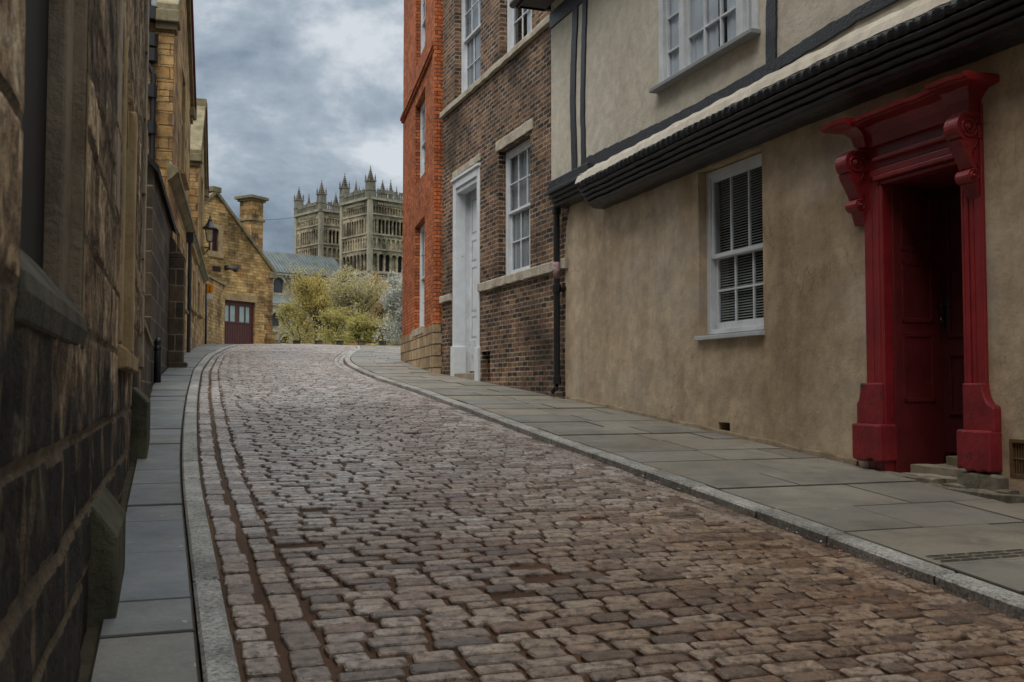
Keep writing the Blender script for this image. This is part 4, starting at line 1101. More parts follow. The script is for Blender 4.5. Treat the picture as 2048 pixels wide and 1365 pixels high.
for (Y0, Y1, oo, zt) in ((3.72, 4.45, .095, -.56), (7.6, 8.75, .12, -.12)):
    s0, s1 = Y0 * 1.0578, Y1 * 1.0578; zb = N.ground(s0) - .2
    mb = MB(); mb.sprism(N, [(oo, zb), (oo, zt), (oo - .02, zt + .03), (.01, zt + .12), (-.1, zt + .12), (-.1, zb)], s0, s1)
    mb.build('buttress_stub', BUTT, sb, bevel=.015)

# ------------------------------------------------------------------ sooty low wall and outhouse beyond it
W0 = Wall((-5.42, 14.9), (-1.78, 6.1), 'L')
lw = MB(); LWa = Wall(N.p(10.9, 0)[:2], (W0.P[0] - N.p(10.9, 0)[0], W0.P[1] - N.p(10.9, 0)[1]), 'L'); ln = math.hypot(W0.P[0] - N.p(10.9, 0)[0], W0.P[1] - N.p(10.9, 0)[1])
lw.wb(LWa, .01, ln - .01, -2, .62, -.4, 0.0)
o = lw.build('boundary_wall', DARKSTONE); tag(o, 'low sooty stone wall between the near left building and the dark outhouse', 'wall')
m = MB(); m.sprism(LWa, [(.04, .62), (.03, .70), (-.2, .76), (-.43, .70), (-.44, .62)], .01, ln - .01); m.build('coping', MOSSTRIM, o, bevel=.01)
oo_ = thing('outhouse', W0.p(3, W0.ground(3)), 'blackened stone outhouse with sloping coping behind the black bollard', 'building')
m = MB(); z0_ = 3.3
m.sprism(W0, [(0, -1), (0, z0_), (-3.4, z0_ + 3.6), (-3.4, -1)], 0, 6.3); m.build('wall', DARKSTONE, oo_)
m = MB(); m.sprism(W0, [(.08, z0_ - .08), (.09, z0_ + .03), (-3.4, z0_ + 3.75), (-3.4, z0_ + 3.55)], -.12, 6.3); m.build('coping', m_plaster('black_coping', (.02, .019, .017), (.045, .04, .034), (.075, .068, .055), 3, .6), oo_, bevel=.01)
m = MB(); m.wb(W0, 5.2, 5.95, -1, 2.6, 0, .28); m.wb(W0, 5.15, 6.0, -1, .5, 0, .36); m.sprism(W0, [(0, 2.6), (.3, 2.6), (0, 3.1)], 5.2, 5.95); m.build('buttress', DARKSTONE, oo_, bevel=.015)

# bollard
gx, gy = -4.66, 12.95
px_b = (-5.50, 15.45)
bo = thing('bollard', (px_b[0], px_b[1], GZ(*px_b)), 'short black iron bollard with rounded cap on the left pavement', 'bollard')
m = MB(); m.lathe((px_b[0], px_b[1], GZ(*px_b) - .05), [(0, 0), (.055, 0), (.055, .52), (.05, .54)], 14); m.build('post', BLACKIRON, bo, smooth=True)
m = MB(); m.lathe((px_b[0], px_b[1], GZ(*px_b) - .05), [(.05, .54), (.062, .55), (.062, .60), (.05, .62), (.048, .64), (.058, .67), (.055, .71), (.03, .74), (0, .75)], 14); m.build('cap', BLACKIRON, bo, smooth=True)

# ------------------------------------------------------------------ long gabled sandstone building
Lw = LW
sy = lambda Y: (Y - 23.) * 1.0369
gb = thing('gabled_stone_building', Lw.p(8, Lw.ground(8)), 'long warm sandstone building with two tall gabled bays along the left pavement', 'building')
ZC = 4.62
wins = [(sy(23.6), sy(25.2), 2.0, 4.0), (sy(26.3), sy(27.2), 2.1, 3.9), (sy(29.4), sy(30.6), 2.4, 4.0), (sy(32.2), sy(33.4), 2.5, 4.0), (sy(36), sy(38.), 2.7, 4.1)]
m = MB(); m.face(Lw, [(sy(21.0), -1), (sy(42), -1), (sy(42), ZC), (sy(21.0), ZC)], [rect(a, b, c, d) for a, b, c, d in wins], 0, .28)
m.poly([Lw.p(sy(21.0), -1, 0), Lw.p(sy(21.0), ZC, 0), Lw.p(sy(21.0), ZC, -6), Lw.p(sy(21.0), -1, -6)]); m.poly([Lw.p(sy(42), -1, 0), Lw.p(sy(42), ZC, 0), Lw.p(sy(42), ZC, -6), Lw.p(sy(42), -1, -6)])
m.poly([Lw.p(sy(21.0), ZC, 0), Lw.p(sy(42), ZC, 0), Lw.p(sy(42), ZC, -6), Lw.p(sy(21), ZC, -6)])
m.build('ground_floor_wall', SAND, gb)
m = MB(); m.sprism(Lw, [(-.02, ZC - .25), (.06, ZC - .2), (.16, ZC - .08), (.20, ZC - .06), (.20, ZC + .04), (-.05, ZC + .16)], sy(20.9), sy(42.1)); m.build('cornice', MOSSTRIM, gb, bevel=.01)
s = sy(28.3)
while s < sy(34.5): m = MB(); m.wb(Lw, s, s + .16, ZC - .38, ZC - .22, -.02, .12); m.build('corbel', SANDTRIM, gb, bevel=.01); s += .42
def stone_window(parent, Wl, a, b, c, d, pointed_=False, transom=True, back=-.2):
    m = MB(); m.wb(Wl, a, a + .14, c, d, -.3, .012); m.wb(Wl, b - .14, b, c, d, -.3, .012); m.wb(Wl, a + .14, b - .14, d - .16, d, -.3, .010)
    mid = (a + b) / 2; m.wb(Wl, mid - .07, mid + .07, c, d - .16, -.24, -.03)
    if transom: z = c + (d - c) * .55; m.wb(Wl, a + .14, mid - .07, z - .05, z + .05, -.24, -.035); m.wb(Wl, mid + .07, b - .14, z - .05, z + .05, -.24, -.035)
    w_ = m.build('window', SANDTRIM, parent, bevel=.01)
    m = MB(); m.poly([Wl.p(a, c, back), Wl.p(b, c, back), Wl.p(b, d, back), Wl.p(a, d, back)]); m.build('glass', bpy.data.materials['dark_leaded_glass'], w_)
    m = MB(); m.sprism(Wl, [(.14, c - .08), (.14, c - .03), (-.1, c + .06), (-.1, c - .12)], a - .12, b + .12); m.build('sill', SANDTRIM, w_, bevel=.01)
for q in wins: stone_window(gb, Lw, *q)
EZ = 8.35; AZ = 10.75
m = MB(); m.wb(Lw, sy(21.4), sy(41.5), ZC + .05, 7.6, -6, -.95); m.build('main_range_wall', SAND, gb)
m = MB(); m.sprism(Lw, [(-.7, 7.45), (-.7, 7.55), (-3.8, 10.4), (-6.2, 8.2), (-6.2, 8.0)], sy(21.4), sy(41.5)); m.build('main_roof', SLATE, gb)
for (Y0, Y1) in ((21.75, 29.45), (35.25, 41.8)):
    a, b = sy(Y0), sy(Y1); mid = (a + b) / 2
    m = MB(); wn_ = rect(mid - 1.0, mid + 1.0, 5.4, 8.3)
    m.face(Lw, [(a, ZC + .1), (b, ZC + .1), (b, EZ), (mid, AZ), (a, EZ)], [wn_], .0, .28)
    for e in (a, b): m.poly([Lw.p(e, ZC, 0), Lw.p(e, EZ, 0), Lw.p(e, EZ, -5), Lw.p(e, ZC, -5)])
    bay = m.build('gabled_bay', SAND, gb)
    stone_window(gb, Lw, mid - 1.0, mid + 1.0, 5.4, 8.3)
    m = MB()
    z = ZC + .2; k = 0                                 # quoins at the near corner
    while z < EZ - .2:
        h_ = rngn.uniform(.26, .4); m.wb(Lw, a - .012, a + (.5 if k % 2 else .28), z, z + h_ - .015, -(.28 if k % 2 else .55), .012); z += h_; k += 1
    m.build('quoin', SAND, bay, bevel=.012)
    m = MB()                                           # slate roof slopes running back
    for (e, sg_) in ((a, -1), (b, 1)):
        m.box([Lw.p(e + sg_ * .15, EZ - .1, -.25), Lw.p(mid, AZ - .02, -.25), Lw.p(mid, AZ - .02, -5.5), Lw.p(e + sg_ * .15, EZ - .1, -5.5), Lw.p(e + sg_ * .15, EZ + .02, -.25), Lw.p(mid, AZ + .12, -.25), Lw.p(mid, AZ + .12, -5.5), Lw.p(e + sg_ * .15, EZ + .02, -5.5)])
    m.build('roof', SLATE, bay)
    m = MB(); q = Vector((mid - a, AZ - EZ)).normalized(); nx = (-q.y, q.x)
    for (e, sg_) in ((a, 1), (b, -1)):
        m.oprism(Lw, [(e - sg_ * .18, EZ - .18), (e - sg_ * .18, EZ + .1), (mid, AZ + .34), (mid, AZ + .06)], -.36, .10)
        m.wb(Lw, e - sg_ * .24, e + sg_ * .35, EZ - .32, EZ - .05, -.38, .13)
        m.wb(Lw, e - sg_ * .12, e + sg_ * .3, EZ - .46, EZ - .32, -.38, .07)
    m.wb(Lw, mid - .2, mid + .2, AZ + .15, AZ + .5, -.4, .14)
    m.build('coping', MOSSTRIM, bay, bevel=.02)
    m = MB(); m.oprism(Lw, [(b + .20, EZ - .3), (b + .26, EZ - .3), (b + .26, EZ + .12), (mid + .05, AZ + .42), (mid, AZ + .36), (b + .20, EZ + .09)], .02, .16); m.build('verge_board', VERGERED, bay)
for Yp, xx in ((28.2, 0), (21.9, 1)):
    s = sy(Yp); m = MB()
    if xx == 0: m.tube([Lw.p(s, Lw.ground(s), .1), Lw.p(s, ZC - .3, .1)], .055, 8); m.wb(Lw, s - .13, s + .13, ZC - .5, ZC - .22, -.02, .2)
    else:
        P_ = lambda z, d_: Lw.p(sy(21.75) - .14, z, d_ + .22)
        m.tube([P_(ZC + .1, -.62), P_(EZ - 1.5, -.62), P_(EZ - 1.2, -.75), P_(EZ + .3, -.75)], .065, 8)
        for z in (ZC + .9, ZC + 1.7, ZC + 2.5, EZ - .9, EZ - .3): m.tube([P_(z, -.66), P_(z + .28, -.66)], .13, 8)
    m.build('drainpipe', BLACKIRON, gb)

# lantern on a bracket
Y_ = 40.0; sL = sy(Y_); lx, ly = (416 - 1024) / F * Y_, Y_
lz = 5.64 + CAMZ
lan = thing('street_lantern', (lx, ly, lz), 'black four sided street lantern on a wall bracket in front of the stone gable', 'street lamp')
wp = Vector(Lw.p(sL, 5.64, -.02))
m = MB(); m.tube([wp, Vector((lx, ly, lz))], .028, 8); m.tube([wp - Vector((0, 0, .35)), wp.lerp(Vector((lx, ly, lz)), .55) - Vector((0, 0, .2)), wp.lerp(Vector((lx, ly, lz)), .9) - Vector((0, 0, .03))], .02, 8); m.tube([(lx, ly, lz - .12), (lx, ly, lz + .22)], .03, 8); m.build('bracket', BLACKIRON, lan)
def frus(mb, z0, r0, z1, r1, t=.022):
    for k in range(4):
        a0 = math.pi / 4 + k * math.pi / 2 + .3; mb.tube([(lx + r0 * math.cos(a0), ly + r0 * math.sin(a0), lz + z0), (lx + r1 * math.cos(a0), ly + r1 * math.sin(a0), lz + z1)], t, 4)
        a1 = a0 + math.pi / 2
        for (r_, z) in ((r0, z0), (r1, z1)): mb.tube([(lx + r_ * math.cos(a0), ly + r_ * math.sin(a0), lz + z), (lx + r_ * math.cos(a1), ly + r_ * math.sin(a1), lz + z)], t, 4)
m = MB(); frus(m, .24, .13, .76, .26, .018); m.build('frame', BLACKIRON, lan)
m = MB()
for k in range(4):
    a0 = math.pi / 4 + k * math.pi / 2 + .3; a1 = a0 + math.pi / 2
    m.poly([(lx + r_ * math.cos(q), ly + r_ * math.sin(q), lz + z) for r_, q, z in ((.125, a0, .24), (.125, a1, .24), (.25, a1, .76), (.25, a0, .76))])
m.build('glass', m_glass('frosted_lantern_glass', (.9, .9, .85), .12), lan)
m = MB(); m.lathe((lx, ly, lz), [(.31, .76), (.30, .79), (.21, .87), (.16, .95), (.09, 1.04), (.08, 1.08), (.095, 1.11), (.04, 1.16), (.032, 1.21), (.045, 1.24), (.012, 1.28), (.006, 1.4)], 12); m.build('hood', BLACKIRON, lan, smooth=True)

# sign pole
qx, qy = -13.0, 42.2; qz = GZ(qx, qy)
sp = thing('sign_post', (qx, qy, qz), 'thin dark pole with a small orange and white sign plate on the far left pavement', 'sign')
m = MB(); m.tube([(qx, qy, qz - .2), (qx, qy, 4.42 + CAMZ)], .045, 10); m.build('pole', m_plain('blue_black_pole', (.02, .024, .04), .4, .3, 8, .1, .4), sp, smooth=True)
m = MB(); m.bar((qx + .03, qy - .05, 3.98 + CAMZ), (qx + .28, qy - .03, 4.36 + CAMZ)); pl = m.build('sign_plate', m_plain('orange_sign', (.70, .26, .01), .5, .06, 5, .02, .3), sp, bevel=.006)
m = MB(); m.bar((qx + .135, qy - .056, 4.08 + CAMZ), (qx + .175, qy - .05, 4.30 + CAMZ)); m.bar((qx + .10, qy - .056, 4.05 + CAMZ), (qx + .21, qy - .05, 4.08 + CAMZ)); m.build('sign_mark', m_plain('sign_ink', (.22, .07, .01), .6, .1, 5, 0, .2), pl)
m = MB(); m.bar((qx + .03, qy - .05, 3.74 + CAMZ), (qx + .28, qy - .03, 3.97 + CAMZ)); m.build('sign_plate', m_plain('white_sign', (.62, .64, .66), .5, .06, 5, .02, .3), sp, bevel=.006)

# high wall between the gabled building and the garage
BWl = Wall((-13.12, 41.95), (-.52, 5.2), 'L'); bw_l = math.hypot(.52, 5.2)
m = MB(); m.wb(BWl, .02, bw_l, 0, 4.78, -.45, 0); hw = m.build('garden_wall', RUBBLE); tag(hw, 'high rubble stone wall with dark coping beside the garage', 'wall')
m = MB(); m.sprism(BWl, [(.09, 4.78), (.07, 4.88), (-.22, 4.98), (-.52, 4.88), (-.54, 4.78)], .02, bw_l + .06); m.build('coping', MOSSTRIM, hw, bevel=.012)

# ------------------------------------------------------------------ gable end building with garage doors
G = Wall((-15.07, 52.), (.5, .866), 'L')
ga = thing('garage_building', G.p(0, 2.3), 'gable ended sandstone building with dark brown garage doors and a tall chimney', 'building')
tR = G.at(545, 600)[0]; tA = G.at(431, 400)[0]; zA = G.at(431, 388)[1]; zE = G.at(545, 545)[1]; tL = 2 * tA - tR
dl, dr_ = G.at(448, 640)[0], G.at(510, 640)[0]; zl_t = G.at(480, 592)[1]; zd = G.at(480, 603)[1]
ws = (G.at(424, 480)[0], G.at(437, 480)[0]); wz_ = (G.at(430, 503)[1], G.at(430, 459)[1])
m = MB(); m.face(G, [(tL, 0), (tR, 0), (tR, zE), (tA, zA), (tL, zE)], [rect(dl, dr_, 1.0, zd), rect(ws[0], ws[1], *wz_)], 0, .3)
m.poly([G.p(tR, 0, 0), G.p(tR, zE, 0), G.p(tR, zE, -9), G.p(tR, 0, -9)]); m.poly([G.p(tL, 0, 0), G.p(tL, zE, 0), G.p(tL, zE, -9), G.p(tL, 0, -9)])
m.build('wall', RUBBLE, ga)
m = MB()
for e in (tL, tR): m.box([G.p(e, zE - .1, -.3), G.p(tA, zA - .1, -.3), G.p(tA, zA - .1, -9), G.p(e, zE - .1, -9), G.p(e, zE + .05, -.3), G.p(tA, zA + .05, -.3), G.p(tA, zA + .05, -9), G.p(e, zE + .05, -9)])
m.build('roof', SLATE, ga)
m = MB()
for (e, sg_) in ((tL, 1), (tR, -1)):
    m.oprism(G, [(e - sg_ * .12, zE - .12), (e - sg_ * .12, zE + .12), (tA, zA + .24), (tA, zA + .0)], -.4, .10); m.wb(G, e - sg_ * .2, e + sg_ * .3, zE - .35, zE + .0, -.42, .13)
m.wb(G, tA - .3, tA + .3, zA + .08, zA + .36, -.4, .13)
m.build('coping', MOSSTRIM, ga, bevel=.02)
m = MB(); m.wb(G, dl - .1, dr_ + .12, zd - .0, zl_t + .08, -.3, .025); m.build('door_lintel', SANDTRIM, ga, bevel=.015)
m = MB()
z0 = 1.8
nb = 12
for k in range(nb):
    a = dl + .08 + (dr_ - dl - .16) * k / nb; b = dl + .08 + (dr_ - dl - .16) * (k + 1) / nb; m.wb(G, a + .008, b - .008, z0, zd - 1.15, -.22, -.16)
m.wb(G, dl + .08, dr_ - .08, z0, zd - .08, -.26, -.19)
ln_ = dr_ - dl - .16
panes = [(.06, .20), (.24, .42), (.56, .74), (.78, .92)]
xs = [0] + [q for p_ in panes for q in p_] + [1]
for k in range(0, len(xs), 2): m.wb(G, dl + .08 + ln_ * xs[k], dl + .08 + ln_ * xs[k + 1], zd - 1.15, zd - .08, -.20, -.15)
m.wb(G, dl + .08, dr_ - .08, zd - 1.2, zd - 1.1, -.20, -.14); m.wb(G, dl + .08, dr_ - .08, zd - .25, zd - .06, -.20, -.14)
m.wb(G, dl, dl + .1, z0, zd, -.3, -.1); m.wb(G, dr_ - .1, dr_, z0, zd, -.3, -.1); m.wb(G, dl, dr_, zd - .08, zd, -.3, -.1)
gd_ = m.build('garage_door', BROWNDOOR, ga, bevel=.006)
m = MB()
for p_ in panes: m.poly([G.p(dl + .08 + ln_ * t, z, -.185) for t, z in ((p_[0], zd - 1.1), (p_[1], zd - 1.1), (p_[1], zd - .25), (p_[0], zd - .25))])
m.build('glass', m_plain('pale_green_glass', (.30, .38, .37), .2, .2, 3, .05, .5), gd_)
m = MB(); z = wz_[0]
while z < wz_[1]:
    m.box([G.p(ws[0], z, -.1), G.p(ws[1], z, -.1), G.p(ws[1], z + .06, -.2), G.p(ws[0], z + .06, -.2), G.p(ws[0], z + .03, -.1), G.p(ws[1], z + .03, -.1), G.p(ws[1], z + .09, -.2), G.p(ws[0], z + .09, -.2)]); z += .10
m.wb(G, ws[0], ws[1], wz_[0], wz_[1], -.3, -.22); m.build('louvre', m_plain('brown_louvre', (.09, .035, .045), .6, .2, 5, .1, .2), ga)
m = MB(); m.wb(G, ws[0] - .25, ws[0], wz_[0] - .1, wz_[1] + .25, -.25, .03); m.wb(G, ws[1], ws[1] + .3, wz_[0] - .1, wz_[1] + .25, -.25, .03); m.wb(G, ws[0], ws[1], wz_[1], wz_[1] + .25, -.25, .028); m.wb(G, ws[0] - .28, ws[1] + .33, wz_[0] - .32, wz_[0] - .1, -.25, .06); m.wb(G, ws[0], ws[1], wz_[0] - .1, wz_[0], -.25, .03); m.build('louvre_surround', SANDTRIM, ga, bevel=.012)
a, z = G.at(433, 538); m = MB(); m.wb(G, a - .28, a + .28, z - .14, z + .14, -.2, .015); m.build('vent', m_plain('dark_vent', (.03, .022, .018), .8, .3, 9, .5, .1), ga)
a, z = G.at(452, 537); m = MB(); m.wb(G, a - .12, a + .05, z - .1, z + .14, 0, .16); m.tube([G.p(a, z + .02, .12), G.p(a + .25, z - .02, .38)], .07, 8); m.tube([G.p(a + .25, z - .02, .34), G.p(a + .33, z - .05, .5)], .17, 10); m.build('floodlight', BLACKIRON, ga)
m = MB(); z = 1.5; k = 0
while z < zE - .3: h_ = rngn.uniform(.26, .4); m.wb(G, tR - (.62 if k % 2 else .36), tR + .012, z, z + h_ - .015, -(.3 if k % 2 else .6), .012); z += h_; k += 1
m.wb(G, tR - .5, tR + .14, 1.2, 3.0, -.8, .10)
m.build('quoin', SAND, ga, bevel=.012)
ct = 1.95; co = -1.6                                   # chimney on the right hand slope
cc = G.at(503, 430, co)[0]; zc_t = G.at(503, 404, co)[1]; hw_ = .46
m = MB(); m.wb(G, cc - hw_, cc + hw_, zE - .5, zc_t, co - hw_, co + hw_); ch = m.build('chimney', SAND, ga, bevel=.02)
m = MB(); m.wb(G, cc - hw_ - .08, cc + hw_ + .08, zc_t - 1.15, zc_t - 1.0, co - hw_ - .08, co + hw_ + .08); m.build('chimney_band', MOSSTRIM, ch, bevel=.02)
m = MB(); m.wb(G, cc - hw_ - .1, cc + hw_ + .1, zc_t - .03, zc_t + .09, co - hw_ - .1, co + hw_ + .1); m.wb(G, cc - hw_ - .22, cc + hw_ + .22, zc_t + .09, zc_t + .26, co - hw_ - .22, co + hw_ + .22)
m.build('chimney_cap', MOSSTRIM, ch, bevel=.02)
ctop_ = Vector(G.p(cc + .3, zc_t - 1.0, co))

# ------------------------------------------------------------------ cathedral
C0 = Vector((-31.7, 220.)); ED = (-.67, .742); NDn = (.742, .67)
cath = thing('cathedral', (C0.x, C0.y, GZ(C0.x, C0.y)), 'distant medieval cathedral with two square pinnacled towers rising above the trees', 'cathedral')
TWD = 11.7
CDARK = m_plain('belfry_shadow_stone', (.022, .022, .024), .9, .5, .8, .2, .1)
CPIN = m_plaster('pinnacle_stone', (.085, .085, .075), (.17, .16, .13), (.26, .235, .185), .6, .5)
CSTR = m_plaster('string_stone', (.16, .15, .115), (.30, .275, .21), (.40, .365, .28), .5, .5)
def tower(cx, cy):
    FW = [Wall((cx, cy), ED, 'R'), Wall((cx, cy), NDn, 'L')]
    far = (cx + ED[0] * TWD + NDn[0] * TWD, cy + ED[1] * TWD + NDn[1] * TWD)
    m = MB(); dk = MB(); st = MB()
    for fi, Wl in enumerate(FW):
        hs_ = []
        def row(n, a0, a1, z0, z1, gapf, dark, back):
            stp = (a1 - a0) / n
            for k in range(n):
                s0 = a0 + stp * (k + gapf / 2); s1 = a0 + stp * (k + 1 - gapf / 2); h_ = arch(s0, s1, z0, z1, 6); hs_.append(h_)
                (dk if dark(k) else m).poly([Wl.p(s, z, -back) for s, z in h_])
        row(13, .9, TWD - .9, 39.1, 40.5, .3, lambda k: False, .35)
        row(2, .5, 2.0, 34.5, 37.6, .35, lambda k: False, .5); row(2, TWD - 2.0, TWD - .5, 34.5, 37.6, .35, lambda k: False, .5)
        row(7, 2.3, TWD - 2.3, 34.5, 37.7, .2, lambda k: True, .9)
        row(10 if fi == 0 else 8, .7, TWD - .7, 31.1, 33.4, .3, lambda k: False, .4)
        row(7 if fi == 0 else 6, .7, TWD - .7, 26.0, 29.9, .24, (lambda k: k in (1, 3, 5)) if fi == 0 else (lambda k: k in (1, 2, 4)), .7)
        m.face(Wl, [(0, 7), (TWD, 7), (TWD, 42.2), (0, 42.2)], hs_, 0, .5)
        for z, t, o1 in ((38.6, .25, .2), (34.05, .3, .25), (30.7, .25, .2), (25.4, .45, .35), (24.2, .4, .15), (41.9, .5, .45)): st.wb(Wl, -o1, TWD + .1, z, z + t, -.2, o1)
        st.wb(Wl, -.35, .75, 24, 42, -.2, .22); st.wb(Wl, TWD - .75, TWD + .2, 24, 42, -.2, .22)
        s = 2.2
        while s < TWD - 2: st.wb(Wl, s, s + .22, 40.9, 41.4, -.1, .25); s += .5
        s = .8
        while s < TWD - .5: st.wb(Wl, s, s + .3, 23.7, 24.2, -.1, .3); s += .8
    for Wl in (Wall(far, (-ED[0], -ED[1]), 'R'), Wall(far, (-NDn[0], -NDn[1]), 'L')): m.face(Wl, [(0, 7), (TWD, 7), (TWD, 42.2), (0, 42.2)])
    m.poly([(cx + ED[0] * TWD * a + NDn[0] * TWD * b, cy + ED[1] * TWD * a + NDn[1] * TWD * b, 42.2 + CAMZ) for a, b in ((0, 0), (1, 0), (1, 1), (0, 1))])
    t = m.build('tower', CATH, cath)
    dk.build('dark_opening', CDARK, t); st.build('string_course', CSTR, t)
    pr = MB()                                          # pierced battlemented parapet on all four sides
    for Wl in FW + [Wall(far, (-ED[0], -ED[1]), 'R'), Wall(far, (-NDn[0], -NDn[1]), 'L')]:
        pr.wb(Wl, .3, TWD - .3, 42.25, 42.6, -.1, .3); pr.wb(Wl, .3, TWD - .3, 43.55, 43.75, -.05, .25)
        s = .5; k = 0
        while s < TWD - .6:
            pr.wb(Wl, s, s + .16, 42.6, 43.55, -.02, .2)
            if k % 3 != 2: pr.wb(Wl, s - .1, s + .48, 43.75, 44.35, -.02, .2)
            s += .5; k += 1
    pr.build('parapet', CPIN, t)
    def pin(x, y, z0, wd, hs__, htop, corner=True):
        p_ = MB(); c, s_ = ED
        def ring(r_, z): return [(x + ED[0] * a + NDn[0] * b, y + ED[1] * a + NDn[1] * b, z + CAMZ) for a, b in ((-r_, -r_), (r_, -r_), (r_, r_), (-r_, r_))]
        r_ = wd / 2
        p_.box(ring(r_, z0) + ring(r_ * .94, z0 + hs__)); p_.box(ring(r_ * 1.12, z0 + hs__ - .15) + ring(r_ * 1.12, z0 + hs__ + .12))
        p_.box(ring(r_ * 1.08, z0 + hs__ * .45) + ring(r_ * 1.08, z0 + hs__ * .45 + .15))
        n = 7; ht = htop - z0 - hs__
        for k in range(n):                             # crocketed spire: stacked skirts
            a0, a1 = r_ * .8 * (1 - k / n) ** 1.1, r_ * .8 * (1 - (k + 1) / n) ** 1.1 + .02
            za, zb = z0 + hs__ + .1 + ht * .9 * k / n, z0 + hs__ + .1 + ht * .9 * (k + 1) / n
            p_.box(ring(a0 * .82, za) + ring(a1 * .8, zb)); p_.box(ring(a0 * .95 + .06, zb - .12) + ring(a1 * .7, zb + .03))
        p_.box(ring(.09, htop - ht * .12) + ring(.03, htop))
        if corner:
            for a in (-1, 1):
                for b in (-1, 1):
                    q = r_ * .88; ax, ay = x + ED[0] * a * q + NDn[0] * b * q, y + ED[1] * a * q + NDn[1] * b * q
                    p_.lathe((ax, ay, z0 + hs__ + CAMZ), [(.17, 0), (.16, .7), (.2, .75), (0, 1.7)], 4)
        p_.build('pinnacle', CPIN, t)
    for a in (0, 1):
        for b in (0, 1): pin(cx + ED[0] * (.55 + a * (TWD - 1.1)) + NDn[0] * (.55 + b * (TWD - 1.1)), cy + ED[1] * (.55 + a * (TWD - 1.1)) + NDn[1] * (.55 + b * (TWD - 1.1)), 42.1, 1.75, 4.0, 49.6)
    for (a, b) in ((.5, .02), (.02, .5), (.98, .5), (.5, .98)): pin(cx + TWD * (ED[0] * a + NDn[0] * b), cy + TWD * (ED[1] * a + NDn[1] * b), 42.2, .8, 2.3, 47.1, False)
tower(C0.x, C0.y)
C1 = (C0.x + ED[0] * 20.7, C0.y + ED[1] * 20.7); tower(*C1)
AW = Wall((C0.x, C0.y), (-NDn[0], -NDn[1]), 'R')
m = MB(); ah = []
for k in range(8): ah.append(arch(3.6 + k * 6.1, 5.4 + k * 6.1, 12.6, 15.4)); 
for k in range(8): ah.append(arch(20.7 - .9, 20.7 + .9, 7.5, 10.6)) if k == 0 else None
m.face(AW, [(0, 6), (55, 6), (55, 17.2), (0, 17.2)], ah, 0, .6); m.face(AW, [(0, 17), (55, 17), (55, 24.9), (0, 24.9)], [arch(3.3 + k * 6.1, 5.7 + k * 6.1, 20.6, 24.0) for k in range(8)], -10.2, .6)
m.poly([AW.p(55, z, o) for o, z in ((0, 6), (0, 17.2), (-10.2, 20), (-10.2, 24.9), (-16, 30.2), (-22, 24.9), (-22, 6))])
m.build('nave_wall', CATH, cath)
CG = m_plain('leaded_church_glass', (.045, .05, .055), .4, .4, .6, .1, .5)
for h_ in ah: m = MB(); m.poly([AW.p(s, z, -.55) for s, z in h_]); m.build('window', CG, cath)
for k in range(8): m = MB(); m.poly([AW.p(s, z, -10.7) for s, z in arch(3.3 + k * 6.1, 5.7 + k * 6.1, 20.6, 24.0)]); m.build('window', CG, cath)
m = MB(); m.sprism(AW, [(.3, 17.2), (.3, 17.35), (-10.2, 20.2), (-10.2, 20)], 0, 55); m.build('aisle_roof', LEAD, cath)
m = MB(); m.sprism(AW, [(-9.8, 24.9), (-9.8, 25.1), (-16.2, 30.4), (-22.6, 25.1), (-22.6, 24.9)], -1, 55)
s = .5
while s < 55: m.sprism(AW, [(-9.75, 25.1), (-9.75, 25.22), (-16.2, 30.5), (-16.2, 30.4)], s, s + .12); s += .8
m.build('nave_roof', LEAD, cath)
m = MB(); m.wb(AW, 0, 55, 24.45, 24.9, -10.4, -9.85); m.wb(AW, 0, 55, 16.8, 17.2, -.2, .3); m.wb(AW, 0, 55, 11.3, 11.55, -.2, .18)
s = .4
while s < 55: m.wb(AW, s, s + .35, 24.0, 24.45, -10.3, -9.95); s += .9
for k in range(9): m.wb(AW, .6 + k * 6.1, 1.7 + k * 6.1, 6, 16.8, -.2, .35); m.wb(AW, .9 + k * 6.1, 1.6 + k * 6.1, 19.5, 24.4, -10.4, -10.)
for k in range(8):
    for (c, r0, r1, z, off) in ((4.5 + k * 6.1, 1.0, 1.3, 14.4, 0), (4.5 + k * 6.1, 1.3, 1.75, 22.7, -10.2)):
        pts = [(c + r1 * math.cos(math.pi * t / 8), z + r1 * math.sin(math.pi * t / 8)) for t in range(9)] + [(c + r0 * math.cos(math.pi * t / 8), z + r0 * math.sin(math.pi * t / 8)) for t in range(8, -1, -1)]
        m.oprism(AW, pts, off - .1, off + .16)
for (r0, r1) in ((.95, 1.3), (1.6, 2.3)):
    pts = [(20.7 + r1 * math.cos(math.pi * t / 8), 9.7 + r1 * math.sin(math.pi * t / 8)) for t in range(9)] + [(20.7 + r0 * math.cos(math.pi * t / 8), 9.7 + r0 * math.sin(math.pi * t / 8)) for t in range(8, -1, -1)]
    m.oprism(AW, pts, -.1, .3)
m.build('nave_string_course', CSTR, cath)

# cable from the chimney towards the far tower
m = MB(); far_ = Vector((C1[0] + ED[0] * TWD, C1[1] + ED[1] * TWD, 42.0 + CAMZ)); n = 24
m.tube([ctop_.lerp(far_, k / n) - Vector((0, 0, .12 * (1 - (2 * k / n - 1) ** 2))) for k in range(n + 1)], [.017 + .05 * k / n for k in range(n + 1)], 5)
tag(m.build('cable', BLACKIRON), 'thin black overhead cable strung from the chimney towards the cathedral towers', 'cable')

